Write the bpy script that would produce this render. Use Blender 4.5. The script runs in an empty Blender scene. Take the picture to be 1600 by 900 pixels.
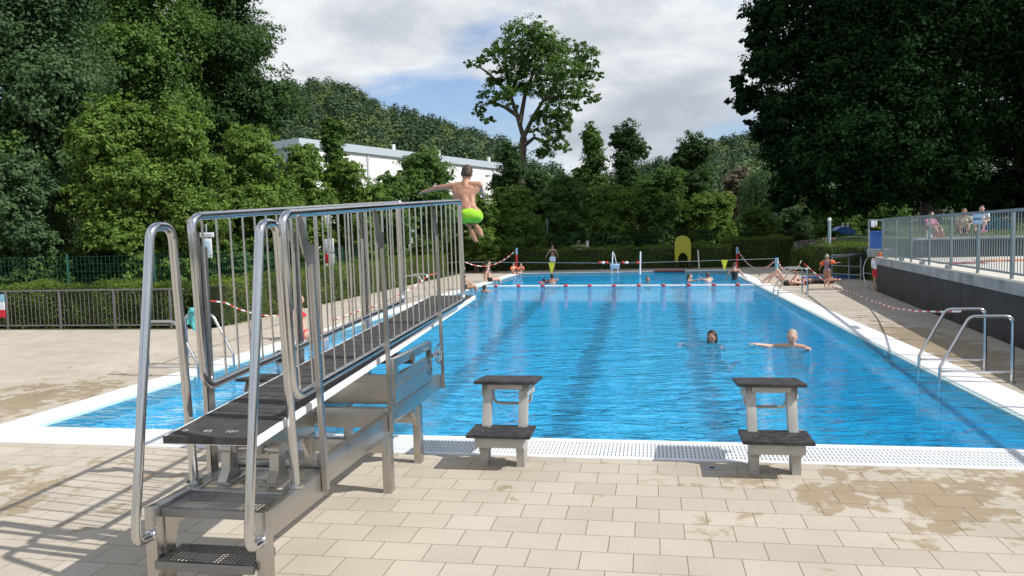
import bpy, bmesh, math, random
import numpy as np
from mathutils import Vector, Matrix, noise
random.seed(7); rng = np.random.default_rng(7)
S = bpy.context.scene
COL = S.collection
R = math.radians
# ------------------------------------------------------------------ camera
FX, YAW, PITCH, ROLL = 1200.0, 0.18016, -0.06823, -0.02506
CAM = Vector((6.441, -6.999, 1.9))
_f = Vector((-math.sin(YAW)*math.cos(PITCH), math.cos(YAW)*math.cos(PITCH), math.sin(PITCH)))
_r0 = Vector((math.cos(YAW), math.sin(YAW), 0)); _u0 = _r0.cross(_f)
_c, _s = math.cos(ROLL), math.sin(ROLL)
CR = _c*_r0 + _s*_u0; CU = -_s*_r0 + _c*_u0; CF = _f
cd = bpy.data.cameras.new('camera'); cam = bpy.data.objects.new('camera', cd); COL.objects.link(cam)
cam.matrix_world = Matrix(((CR.x, CU.x, -CF.x, CAM.x), (CR.y, CU.y, -CF.y, CAM.y), (CR.z, CU.z, -CF.z, CAM.z), (0, 0, 0, 1)))
cd.sensor_width = 36; cd.lens = FX/1600*36; cd.clip_end = 3000; cd.clip_start = 0.05
S.camera = cam
# ------------------------------------------------------------------ world, sun, exposure
SUN = Vector((1.0, -0.17, 1.0)).normalized()
EL = math.asin(SUN.z); AZ = math.atan2(SUN.x, SUN.y)
w = bpy.data.worlds.new('World'); S.world = w; w.use_nodes = True
nt = w.node_tree; N = nt.nodes; LK = nt.links
bg = N['Background']; bg.inputs['Strength'].default_value = 0.10
sky = N.new('ShaderNodeTexSky'); sky.sky_type = 'NISHITA'; sky.sun_disc = False
sky.sun_elevation = EL; sky.sun_rotation = AZ; sky.air_density = 1.2; sky.dust_density = 0.5; sky.ozone_density = 1.5
tc = N.new('ShaderNodeTexCoord')
sep = N.new('ShaderNodeSeparateXYZ'); LK.new(tc.outputs['Generated'], sep.inputs[0])
def wm(op, a, b=None, c=None):
    n = N.new('ShaderNodeMath'); n.operation = op
    for i, v in enumerate((a, b, c)):
        if v is None: continue
        if isinstance(v, (int, float)): n.inputs[i].default_value = v
        else: LK.new(v, n.inputs[i])
    return n.outputs[0]
zz = wm('ADD', wm('MAXIMUM', sep.outputs[2], 0.0), 0.22)
cx = wm('DIVIDE', sep.outputs[0], zz); cy = wm('DIVIDE', sep.outputs[1], zz)
cmb = N.new('ShaderNodeCombineXYZ'); LK.new(cx, cmb.inputs[0]); LK.new(cy, cmb.inputs[1])
def wnoise(scale, detail, rough, off, dist=0.0):
    mp = N.new('ShaderNodeMapping'); mp.inputs['Location'].default_value = off; LK.new(cmb.outputs[0], mp.inputs[0])
    n = N.new('ShaderNodeTexNoise'); n.inputs['Scale'].default_value = scale; n.inputs['Detail'].default_value = detail
    n.inputs['Roughness'].default_value = rough; n.inputs['Distortion'].default_value = dist
    LK.new(mp.outputs[0], n.inputs['Vector']); return n.outputs['Fac']
def wramp(v, stops):
    n = N.new('ShaderNodeValToRGB'); LK.new(v, n.inputs[0]); e = n.color_ramp.elements
    while len(e) < len(stops): e.new(0.5)
    for k, (p, c) in enumerate(stops): e[k].position = p; e[k].color = c
    return n
n1 = wnoise(0.95, 7, 0.52, (1.9, 10.4, 0), 0.3)
n2 = wnoise(1.5, 6, 0.55, (8.3, 4.2, 2), 0.2)
mask = wramp(n1, [(0.39, (0.10, 0.10, 0.10, 1)), (0.49, (1, 1, 1, 1))])
shade = wramp(n2, [(0.33, (5.2, 5.6, 6.3, 1)), (0.45, (6.6, 7.0, 7.6, 1)), (0.54, (8.8, 9.1, 9.5, 1)), (0.64, (10.3, 10.4, 10.5, 1))])
for e_ in shade.color_ramp.elements: e_.color = tuple(v/10.5 for v in e_.color[:3]) + (1,)
mul = N.new('ShaderNodeVectorMath'); mul.operation = 'SCALE'; LK.new(shade.outputs[0], mul.inputs[0]); mul.inputs['Scale'].default_value = 9.6
mx = N.new('ShaderNodeMix'); mx.data_type = 'RGBA'
sks = N.new('ShaderNodeVectorMath'); sks.operation = 'MULTIPLY'; sks.inputs[1].default_value = (1.0, 1.12, 1.38); LK.new(sky.outputs[0], sks.inputs[0])
LK.new(mask.outputs[0], mx.inputs['Factor']); LK.new(sks.outputs[0], mx.inputs['A']); LK.new(mul.outputs[0], mx.inputs['B'])
LK.new(mx.outputs['Result'], bg.inputs['Color'])
sd = bpy.data.lights.new('sun', 'SUN'); sd.energy = 5.0; sd.angle = R(0.55); sd.color = (1, 0.965, 0.905)
sun = bpy.data.objects.new('sun', sd); COL.objects.link(sun); sun.location = (20, -5, 30)
sun.rotation_euler = SUN.to_track_quat('Z', 'Y').to_euler()
S.view_settings.view_transform = 'Standard'; S.view_settings.look = 'None'; S.view_settings.gamma = 1
S.view_settings.exposure = 0.08
# ------------------------------------------------------------------ placement helpers
def _ray(px, py): return CF + (px-800)/FX*CR - (py-450)/FX*CU
def G(px, py, z=0.0):
    d = _ray(px, py); return CAM + d*((z-CAM.z)/d.z)
def P(px, py, Y):
    d = _ray(px, py); return CAM + d*((Y-CAM.y)/d.y)
def ppm(Y): return FX/(Y-CAM.y)
# ------------------------------------------------------------------ materials
MATS = {}
def newmat(name):
    m = bpy.data.materials.new(name); m.use_nodes = True; MATS[name] = m
    return m, m.node_tree.nodes, m.node_tree.links, m.node_tree.nodes['Principled BSDF']
def mat(name, col, rough=0.6, metal=0.0, var=0.12, scale=6.0, bump=0.0, bscale=60.0, spec=None, emit=None):
    m, n, l, b = newmat(name)
    b.inputs['Roughness'].default_value = rough; b.inputs['Metallic'].default_value = metal
    if spec is not None: b.inputs['Specular IOR Level'].default_value = spec
    tc = n.new('ShaderNodeTexCoord')
    nz = n.new('ShaderNodeTexNoise'); nz.inputs['Scale'].default_value = scale; nz.inputs['Detail'].default_value = 6
    l.new(tc.outputs['Object'], nz.inputs['Vector'])
    rp = n.new('ShaderNodeValToRGB'); e = rp.color_ramp.elements
    e[0].position = 0.3; e[1].position = 0.7
    e[0].color = tuple(max(0, c*(1-var)) for c in col) + (1,); e[1].color = tuple(min(1, c*(1+var)) for c in col) + (1,)
    l.new(nz.outputs['Fac'], rp.inputs[0]); l.new(rp.outputs[0], b.inputs['Base Color'])
    if bump:
        n2 = n.new('ShaderNodeTexNoise'); n2.inputs['Scale'].default_value = bscale; n2.inputs['Detail'].default_value = 4
        l.new(tc.outputs['Object'], n2.inputs['Vector'])
        bp = n.new('ShaderNodeBump'); bp.inputs['Strength'].default_value = bump; bp.inputs['Distance'].default_value = 0.01
        l.new(n2.outputs['Fac'], bp.inputs['Height']); l.new(bp.outputs[0], b.inputs['Normal'])
    if emit: b.inputs['Emission Color'].default_value = (*emit, 1); b.inputs['Emission Strength'].default_value = 1
    return m
def steel(name, col, r0, r1, stretch=(40, 40, 3)):
    m, n, l, b = newmat(name); b.inputs['Metallic'].default_value = 1.0
    tc = n.new('ShaderNodeTexCoord'); mp = n.new('ShaderNodeMapping'); mp.inputs['Scale'].default_value = stretch
    l.new(tc.outputs['Object'], mp.inputs[0])
    nz = n.new('ShaderNodeTexNoise'); nz.inputs['Scale'].default_value = 1.0; nz.inputs['Detail'].default_value = 5; l.new(mp.outputs[0], nz.inputs['Vector'])
    nb = n.new('ShaderNodeTexNoise'); nb.inputs['Scale'].default_value = 3.0; nb.inputs['Detail'].default_value = 6; nb.inputs['Roughness'].default_value = 0.65; l.new(tc.outputs['Object'], nb.inputs['Vector'])
    rp = n.new('ShaderNodeMapRange'); rp.inputs['To Min'].default_value = r0; rp.inputs['To Max'].default_value = r1; l.new(nb.outputs['Fac'], rp.inputs['Value']); rp.inputs['From Min'].default_value = 0.3; rp.inputs['From Max'].default_value = 0.7
    l.new(rp.outputs[0], b.inputs['Roughness'])
    cr = n.new('ShaderNodeValToRGB'); cr.color_ramp.elements[0].position = 0.35; cr.color_ramp.elements[1].position = 0.62
    cr.color_ramp.elements[0].color = (*[c*0.88 for c in col], 1); cr.color_ramp.elements[1].color = (*col, 1)
    l.new(nb.outputs['Fac'], cr.inputs[0]); l.new(cr.outputs[0], b.inputs['Base Color'])
    bp = n.new('ShaderNodeBump'); bp.inputs['Strength'].default_value = 0.04; bp.inputs['Distance'].default_value = 0.001; l.new(nz.outputs['Fac'], bp.inputs['Height']); l.new(bp.outputs[0], b.inputs['Normal'])
    return m
tube_steel = steel('polished_steel', (0.60, 0.60, 0.605), 0.10, 0.24)
flat_steel = steel('brushed_steel', (0.50, 0.49, 0.47), 0.22, 0.42)
tread_steel = steel('tread_steel', (0.26, 0.265, 0.28), 0.35, 0.55)
galv = mat('galvanised', (0.32, 0.36, 0.38), 0.45, 0.35, 0.15, 8)
fence_grey = mat('fence_grey', (0.24, 0.29, 0.31), 0.5, 0.3, 0.12, 8)
white_paint = mat('white_paint', (0.80, 0.80, 0.79), 0.45, 0, 0.04, 8)
grip = mat('grip_black', (0.060, 0.056, 0.054), 0.85, 0, 0.35, 14, 0.8, 500)
block_top = mat('block_top_black', (0.030, 0.029, 0.030), 0.55, 0, 0.7, 16, 0.3, 120)
block_metal = mat('block_metal', (0.40, 0.39, 0.365), 0.5, 0.25, 0.12, 7)
dark_panel = mat('dark_panel', (0.020, 0.022, 0.028), 0.6, 0, 0.55, 2.2, 0.2, 40)
conc = mat('concrete', (0.33, 0.35, 0.36), 0.7, 0, 0.38, 2.2, 0.2, 60)
conc_light = mat('concrete_light', (0.55, 0.52, 0.46), 0.8, 0, 0.12, 3, 0.2, 60)
red_p = mat('red_plastic', (0.55, 0.03, 0.03), 0.5)
white_p = mat('white_plastic', (0.8, 0.8, 0.8), 0.45, 0, 0.04)
orange_p = mat('orange_plastic', (0.85, 0.13, 0.03), 0.45, 0, 0.05)
yellow_p = mat('yellow_plastic', (0.42, 0.38, 0.02), 0.5, 0, 0.1)
pennant = mat('pennant_yellow', (0.62, 0.62, 0.03), 0.6, 0, 0.08)
blue_p = mat('blue_plastic', (0.04, 0.14, 0.48), 0.5)
lblue = mat('light_blue_paint', (0.22, 0.48, 0.62), 0.5)
post_grey = mat('post_blue_grey', (0.30, 0.38, 0.42), 0.5, 0.2)
green_wire = mat('green_wire', (0.01, 0.08, 0.06), 0.6)
paper = mat('paper', (0.82, 0.83, 0.85), 0.7, 0, 0.03)
sign_pale = mat('sign_pale_blue', (0.50, 0.66, 0.80), 0.5, 0, 0.04)
ink = mat('ink_blue', (0.05, 0.11, 0.26), 0.6, 0, 0.05)
ink_black = mat('ink_black', (0.03, 0.03, 0.03), 0.6, 0, 0.05)
chalk = mat('worn_white_print', (0.42, 0.42, 0.42), 0.8, 0, 0.3, 80)
bark = mat('bark', (0.10, 0.085, 0.065), 0.9, 0, 0.35, 5, 0.6, 12)
hair_dark = mat('hair_dark', (0.022, 0.014, 0.010), 0.5, 0, 0.3, 40, 0.6, 90)
hair_brown = mat('hair_brown', (0.085, 0.055, 0.035), 0.55, 0, 0.3, 40, 0.6, 90)
hair_light = mat('hair_grey_blond', (0.36, 0.31, 0.22), 0.55, 0, 0.25, 40, 0.6, 90)
lip = mat('lips', (0.30, 0.09, 0.07), 0.5)
rail_dark = mat('rail_dark_grey', (0.16, 0.16, 0.17), 0.5, 0.4, 0.12, 8)
lime = mat('lime_fabric', (0.29, 0.60, 0.022), 0.8, 0, 0.18, 9, 1.0, 11)
red_f = mat('red_fabric', (0.55, 0.015, 0.03), 0.7)
black_f = mat('black_fabric', (0.018, 0.018, 0.024), 0.7)
white_f = mat('white_fabric', (0.72, 0.75, 0.80), 0.8)
blue_f = mat('blue_fabric', (0.04, 0.10, 0.38), 0.75)
pink_f = mat('pink_fabric', (0.55, 0.16, 0.28), 0.75)
mauve_f = mat('mauve_fabric', (0.30, 0.17, 0.24), 0.75)
teal_f = mat('turquoise_towel', (0.10, 0.42, 0.40), 0.9, 0, 0.2, 12, 0.6, 40)
dark_green = mat('dark_green_fabric', (0.03, 0.09, 0.08), 0.8)
def skin(name, col):
    m, n, l, b = newmat(name); b.inputs['Roughness'].default_value = 0.5
    b.inputs['Subsurface Weight'].default_value = 0.0
    tc = n.new('ShaderNodeTexCoord'); nz = n.new('ShaderNodeTexNoise'); nz.inputs['Scale'].default_value = 9; l.new(tc.outputs['Object'], nz.inputs['Vector'])
    cr = n.new('ShaderNodeValToRGB'); cr.color_ramp.elements[0].position = 0.3; cr.color_ramp.elements[1].position = 0.7
    cr.color_ramp.elements[0].color = (col[0]*0.92, col[1]*0.84, col[2]*0.82, 1); cr.color_ramp.elements[1].color = (*col, 1)
    l.new(nz.outputs['Fac'], cr.inputs[0]); l.new(cr.outputs[0], b.inputs['Base Color']); return m
skin_tan = skin('skin_tan', (0.42, 0.22, 0.145)); skin_light = skin('skin_light', (0.58, 0.36, 0.27)); skin_mid = skin('skin_mid', (0.36, 0.19, 0.13))
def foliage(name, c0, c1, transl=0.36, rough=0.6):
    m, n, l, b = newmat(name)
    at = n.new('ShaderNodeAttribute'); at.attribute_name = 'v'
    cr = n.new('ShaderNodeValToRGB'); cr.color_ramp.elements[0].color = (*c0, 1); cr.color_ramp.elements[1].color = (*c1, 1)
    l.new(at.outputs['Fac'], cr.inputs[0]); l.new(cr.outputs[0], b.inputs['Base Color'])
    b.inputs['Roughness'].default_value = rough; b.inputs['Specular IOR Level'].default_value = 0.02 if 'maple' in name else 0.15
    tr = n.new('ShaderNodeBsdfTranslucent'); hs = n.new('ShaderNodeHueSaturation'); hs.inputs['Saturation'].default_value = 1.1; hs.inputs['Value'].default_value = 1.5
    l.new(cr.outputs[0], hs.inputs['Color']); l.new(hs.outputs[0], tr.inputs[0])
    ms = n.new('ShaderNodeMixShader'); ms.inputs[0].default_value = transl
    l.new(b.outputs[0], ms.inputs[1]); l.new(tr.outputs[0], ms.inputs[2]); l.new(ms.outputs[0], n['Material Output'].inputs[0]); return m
F_yel = foliage('leaf_yellow_green', (0.0696, 0.1296, 0.0240), (0.1860, 0.2700, 0.0576))
F_mid = foliage('leaf_mid', (0.0480, 0.1020, 0.0240), (0.1320, 0.2064, 0.0504))
F_dark = foliage('leaf_dark', (0.0264, 0.0600, 0.0216), (0.0780, 0.1344, 0.0360))
F_blue = foliage('leaf_blue_green', (0.0432, 0.0864, 0.0360), (0.1104, 0.1740, 0.0744))
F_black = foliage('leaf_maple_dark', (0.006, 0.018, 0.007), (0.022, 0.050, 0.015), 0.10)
F_brown = foliage('leaf_brown', (0.1125, 0.0900, 0.0675), (0.2400, 0.1950, 0.1350), 0.1)
F_hedge = foliage('leaf_hedge', (0.0525, 0.0900, 0.0180), (0.1650, 0.2250, 0.0450))
F_forest = foliage('leaf_forest', (0.030, 0.062, 0.036), (0.145, 0.185, 0.055), 0.12)  # bluish dark end puts distance haze into the leaf colour
F_grass = foliage('leaf_grass', (0.0900, 0.1350, 0.0270), (0.2250, 0.2700, 0.0750), 0.2)
# ------------------------------------------------------------------ mesh building
class MB:
    def __init__(s): s.v = []; s.f = []; s.mi = []; s.m = 0
    def add(s, vs, fs):
        o = len(s.v); s.v += [tuple(v) for v in vs]; s.f += [tuple(i+o for i in f) for f in fs]; s.mi += [s.m]*len(fs); return s
    def box(s, lo, hi, M=None, bev=0.0):
        x0, y0, z0 = lo; x1, y1, z1 = hi
        if bev <= 0:
            vs = [Vector(c) for c in ((x0,y0,z0),(x1,y0,z0),(x1,y1,z0),(x0,y1,z0),(x0,y0,z1),(x1,y0,z1),(x1,y1,z1),(x0,y1,z1))]
            fs = [(0,3,2,1),(4,5,6,7),(0,1,5,4),(1,2,6,5),(2,3,7,6),(3,0,4,7)]
        else:
            bm = bmesh.new(); bmesh.ops.create_cube(bm, size=1)
            for v in bm.verts: v.co = Vector((x0+(v.co.x+.5)*(x1-x0), y0+(v.co.y+.5)*(y1-y0), z0+(v.co.z+.5)*(z1-z0)))
            bmesh.ops.bevel(bm, geom=bm.edges[:], offset=bev, segments=2, profile=0.6, affect='EDGES')
            bm.verts.index_update(); vs = [v.co.copy() for v in bm.verts]; fs = [tuple(v.index for v in f.verts) for f in bm.faces]; bm.free()
        if M is not None: vs = [M @ v for v in vs]
        return s.add(vs, fs)
    def beam(s, a, b, w, h, bev=0.004, up=(0,0,1)):
        a, b = Vector(a), Vector(b); y = (b-a); L = y.length; y.normalize(); x = y.cross(Vector(up)).normalized(); z = x.cross(y)
        M = Matrix(((x.x,y.x,z.x,a.x),(x.y,y.y,z.y,a.y),(x.z,y.z,z.z,a.z),(0,0,0,1)))
        return s.box((-w/2,0,-h/2),(w/2,L,h/2),M,bev)
    def prism(s, pts, x0, x1, axis=0):      # pts in the plane normal to axis
        n = len(pts)
        def mk(p, x): return (x,p[0],p[1]) if axis == 0 else ((p[0],x,p[1]) if axis == 1 else (p[0],p[1],x))
        vs = [mk(p,x0) for p in pts]+[mk(p,x1) for p in pts]
        fs = [tuple(range(n))[::-1], tuple(range(n,2*n))]+[(i,(i+1)%n,n+(i+1)%n,n+i) for i in range(n)]
        return s.add(vs, fs)
    def tube(s, path, r, seg=12, cap=True, closed=False):
        pts = [Vector(p) for p in path]; n = len(pts); rs = r if isinstance(r, (list, tuple)) else [r]*n
        vs = []; prev = None
        for i, p in enumerate(pts):
            if closed: t = (pts[(i+1)%n]-pts[i-1]).normalized()
            else: t = (pts[min(i+1,n-1)]-pts[max(i-1,0)]).normalized()
            if prev is None:
                up = Vector((0,0,1)) if abs(t.z) < 0.9 else Vector((1,0,0))
                x = t.cross(up).normalized()
            else: x = (prev - t*prev.dot(t)).normalized()
            prev = x; y = t.cross(x)
            for k in range(seg):
                a = 2*math.pi*k/seg; vs.append(p + (x*math.cos(a)+y*math.sin(a))*rs[i])
        fs = []
        for i in range(n if closed else n-1):
            for k in range(seg):
                a, b = i*seg+k, i*seg+(k+1)%seg; j = ((i+1)%n)*seg
                fs.append((a, b, j+(k+1)%seg, j+k))
        if cap and not closed: fs += [tuple(range(seg))[::-1], tuple((n-1)*seg+k for k in range(seg))]
        return s.add(vs, fs)
    def ell(s, c, r, sub=2, M=None):
        bm = bmesh.new(); bmesh.ops.create_icosphere(bm, subdivisions=sub, radius=1)
        c = Vector(c); bm.verts.index_update()
        vs = []
        for v in bm.verts:
            q = Vector((v.co.x*r[0], v.co.y*r[1], v.co.z*r[2]))
            if M is not None: q = M @ q
            vs.append(q+c)
        fs = [tuple(v.index for v in f.verts) for f in bm.faces]; bm.free(); return s.add(vs, fs)
    def build(s, name, mats, parent=None, smooth=True, world=None):
        me = bpy.data.meshes.new(name); me.from_pydata(s.v, [], s.f)
        if not isinstance(mats, (list, tuple)): mats = [mats]
        for m in mats: me.materials.append(m)
        if len(mats) > 1: me.polygons.foreach_set('material_index', s.mi)
        if smooth: me.shade_smooth(); 
        me.update()
        if smooth:
            bm = bmesh.new(); bm.from_mesh(me)
            for e in bm.edges:
                if len(e.link_faces) == 2 and e.calc_face_angle(0) > R(34): e.smooth = False
            bm.to_mesh(me); bm.free()
        o = bpy.data.objects.new(name, me); COL.objects.link(o)
        if parent is not None: attach(o, parent)
        return o
def attach(o, parent): o.parent = parent; o.matrix_parent_inverse = parent.matrix_world.inverted()
def tag(o, label=None, cat=None, group=None, kind=None):
    if label: o['label'] = label
    if cat: o['category'] = cat
    if group: o['group'] = group
    if kind: o['kind'] = kind
    return o
def empty(name, loc, label=None, cat=None, group=None):
    o = bpy.data.objects.new(name, None); COL.objects.link(o); o.location = loc; o.empty_display_size = 0.2
    o.matrix_world = Matrix.Translation(Vector(loc)); return tag(o, label, cat, group)
def rpath(pts, r, n=6):      # polyline with rounded corners
    pts = [Vector(p) for p in pts]; out = [pts[0]]
    for i in range(1, len(pts)-1):
        a, b, c = pts[i-1], pts[i], pts[i+1]; u = (a-b).normalized(); v = (c-b).normalized()
        ang = u.angle(v); rr = r[i-1] if isinstance(r, (list, tuple)) else r
        t = min(rr/math.tan(ang/2), (a-b).length*0.49, (c-b).length*0.49)
        p0, p1 = b+u*t, b+v*t
        for k in range(n+1):
            q = k/n; out.append(p0*(1-q)**2 + b*2*q*(1-q) + p1*q*q)
    out.append(pts[-1]); return out
def text_mesh(name, txt, size, M, m, parent, extrude=0.001, align='CENTER'):
    cu = bpy.data.curves.new(name, 'FONT'); cu.body = txt; cu.size = size; cu.extrude = extrude; cu.align_x = align; cu.align_y = 'CENTER'
    o = bpy.data.objects.new(name, cu); COL.objects.link(o)
    dg = bpy.context.evaluated_depsgraph_get(); me = bpy.data.meshes.new_from_object(o.evaluated_get(dg))
    bpy.data.objects.remove(o); me.materials.clear(); me.materials.append(m); me.transform(M)
    o = bpy.data.objects.new(name, me); COL.objects.link(o)
    if parent: attach(o, parent)
    return o
# ------------------------------------------------------------------ leaves
def leaf_mesh(name, pos, nrm, size, vcol, m, aspect=0.6):
    n = len(pos); nrm = nrm/np.maximum(np.linalg.norm(nrm, axis=1, keepdims=True), 1e-6)
    rnd = rng.normal(size=(n,3)); t = np.cross(nrm, rnd); t /= np.maximum(np.linalg.norm(t, axis=1, keepdims=True), 1e-6)
    b = np.cross(nrm, t); s = np.asarray(size).reshape(-1,1)
    fold = nrm*s*0.12
    v = np.stack([pos-t*s*0.5, pos+b*s*0.5*aspect+fold, pos+t*s*0.5, pos-b*s*0.5*aspect+fold], 1).reshape(-1,3)
    me = bpy.data.meshes.new(name); me.vertices.add(4*n); me.vertices.foreach_set('co', v.astype(np.float32).ravel())
    me.loops.add(4*n); me.loops.foreach_set('vertex_index', np.arange(4*n, dtype=np.int32))
    me.polygons.add(n); me.polygons.foreach_set('loop_start', np.arange(0,4*n,4,dtype=np.int32))
    a = me.attributes.new('v', 'FLOAT', 'FACE'); a.data.foreach_set('value', np.clip(vcol,0,1).astype(np.float32))
    me.materials.append(m); me.update(); me.validate()
    o = bpy.data.objects.new(name, me); COL.objects.link(o); return o
def unit(n):
    d = rng.normal(size=(n,3)); return d/np.linalg.norm(d, axis=1, keepdims=True)
def cloud(blobs, n, size, clump=0.30, jit=0.75, fill=0.16):
    # blobs: (centre, radii). leaves gather in twig clumps near each blob's surface, with gaps between the clumps
    vol = np.array([ (r[0]*r[1]+r[1]*r[2]+r[0]*r[2]) for c, r in blobs]); vol = vol/vol.sum()
    PO, NO, VC, SZ = [], [], [], []
    for (c, r), w_ in zip(blobs, vol):
        k = max(40, int(n*w_)); c = np.array(c); r = np.array(r); rm = r.mean()
        nc = max(10, int(k/26)); d = unit(nc); cc = c + d*r*(rng.uniform(0.45,1.0,(nc,1))**0.5)*(1+0.22*rng.normal(size=(nc,1)).clip(-1.2,1.2))
        cv = rng.uniform(0,1,nc); cr = rm*clump*rng.uniform(0.5,1.2,nc)
        idx = rng.integers(0,nc,k); q = unit(k)*(rng.uniform(0,1,(k,1))**0.45); q[:,2] *= 0.62
        p = cc[idx] + q*cr[idx][:,None]
        nn = d[idx]*0.45 + q*0.45 + np.array([0,0,0.40]) + rng.normal(size=(k,3))*jit*0.42
        PO.append(p); NO.append(nn); VC.append(0.55*cv[idx]+0.45*rng.uniform(0,1,k)); SZ.append(size*rng.uniform(0.6,1.25,k))
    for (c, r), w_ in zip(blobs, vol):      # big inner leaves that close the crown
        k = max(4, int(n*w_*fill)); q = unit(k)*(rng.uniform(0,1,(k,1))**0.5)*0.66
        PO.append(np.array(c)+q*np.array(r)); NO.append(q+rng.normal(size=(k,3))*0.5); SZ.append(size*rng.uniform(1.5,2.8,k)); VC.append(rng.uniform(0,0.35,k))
    return np.concatenate(PO), np.concatenate(NO), np.concatenate(SZ), np.concatenate(VC)
def trunk_mesh(base, top, r, blobs, nl=10, seg=8, wob=0.03):
    mb = MB(); base = Vector(base); top = Vector(top); H = (top-base).length
    pts = []; rs = []
    for i in range(9):
        t = i/8; p = base.lerp(top, t) + Vector((noise.noise(Vector((t*3, base.x, 1))), noise.noise(Vector((t*3, base.y, 5))), 0))*H*wob*(1 if i else 0)
        pts.append(p); rs.append(r*(1.25 if i == 0 else 1)*(1-0.72*t))
    mb.tube(pts, rs, seg)
    bl = sorted(blobs, key=lambda b: -b[1][0])[:nl]
    for c, rr in bl:
        c = Vector(c); t = min(0.95, max(0.25, (c.z-rr[2]*0.9-base.z)/max(H,0.1)))
        s0 = pts[int(t*8)]; mid = s0.lerp(c, 0.5)+Vector((0,0,-0.06*H*random.random()))
        r0 = r*(1-0.72*t)*0.62
        mb.tube([s0, s0.lerp(mid,0.5), mid, mid.lerp(c,0.6), c.lerp(mid,-0.3)], [r0, r0*0.8, r0*0.6, r0*0.38, r0*0.14], 6)
        for q in range(3):
            e = c + Vector((random.uniform(-1,1)*rr[0], random.uniform(-1,1)*rr[1], random.uniform(-0.3,1)*rr[2]))*0.8
            mb.tube([mid, mid.lerp(e,0.5)+Vector((0,0,0.05*H*random.random())), e], [r0*0.42, r0*0.25, r0*0.06], 5)
    return mb
def tree(name, base, blobs, n, size, fm, label, cat='tree', group=None, tr=0.2, clump=0.3, top=None, nl=10):
    base = Vector(base); root = empty(name, base, label, cat, group)
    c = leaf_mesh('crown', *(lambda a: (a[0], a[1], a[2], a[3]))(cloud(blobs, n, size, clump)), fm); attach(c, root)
    if top is None: top = Vector((base.x, base.y, max(b[0][2] for b in blobs)))
    t = trunk_mesh(base, top, tr, blobs, nl).build('trunk', bark, root)
    return root
def bushy(px, Y, ytop, ybot, hw, k=9, rx=0.5, name=None):
    # blobs filling a crown seen at px with half width hw pixels between two rows; returns (base, blobs)
    a = P(px, ytop, Y); b = P(px, ybot, Y); m = 1/ppm(Y); W = hw*m; H = a.z-b.z; cz = (a.z+b.z)/2
    bl = []
    for i in range(k):
        t = (i+0.5)/k; z = b.z + H*(0.06+0.84*t); wd = W*(math.sin(math.pi*min(0.97, max(0.10, 0.22+0.62*t)))**0.6)*random.uniform(0.86,1.14)
        ang = i*2.4+px; rad = wd*0.52
        rr = wd*random.uniform(0.5,0.64)
        bl.append(((a.x+math.cos(ang)*rad, Y+math.sin(ang)*rad*0.8, z), (rr, rr, max(rr*0.75, H/k*0.8))))
    bl.append(((a.x, Y, cz), (W*0.62, W*0.55, H*0.42)))
    bl.append(((a.x+random.uniform(-0.2,0.2)*W, Y, a.z-H*0.14), (W*0.52, W*0.5, H*0.14)))
    return Vector((a.x, Y, 0.0)), bl
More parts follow.
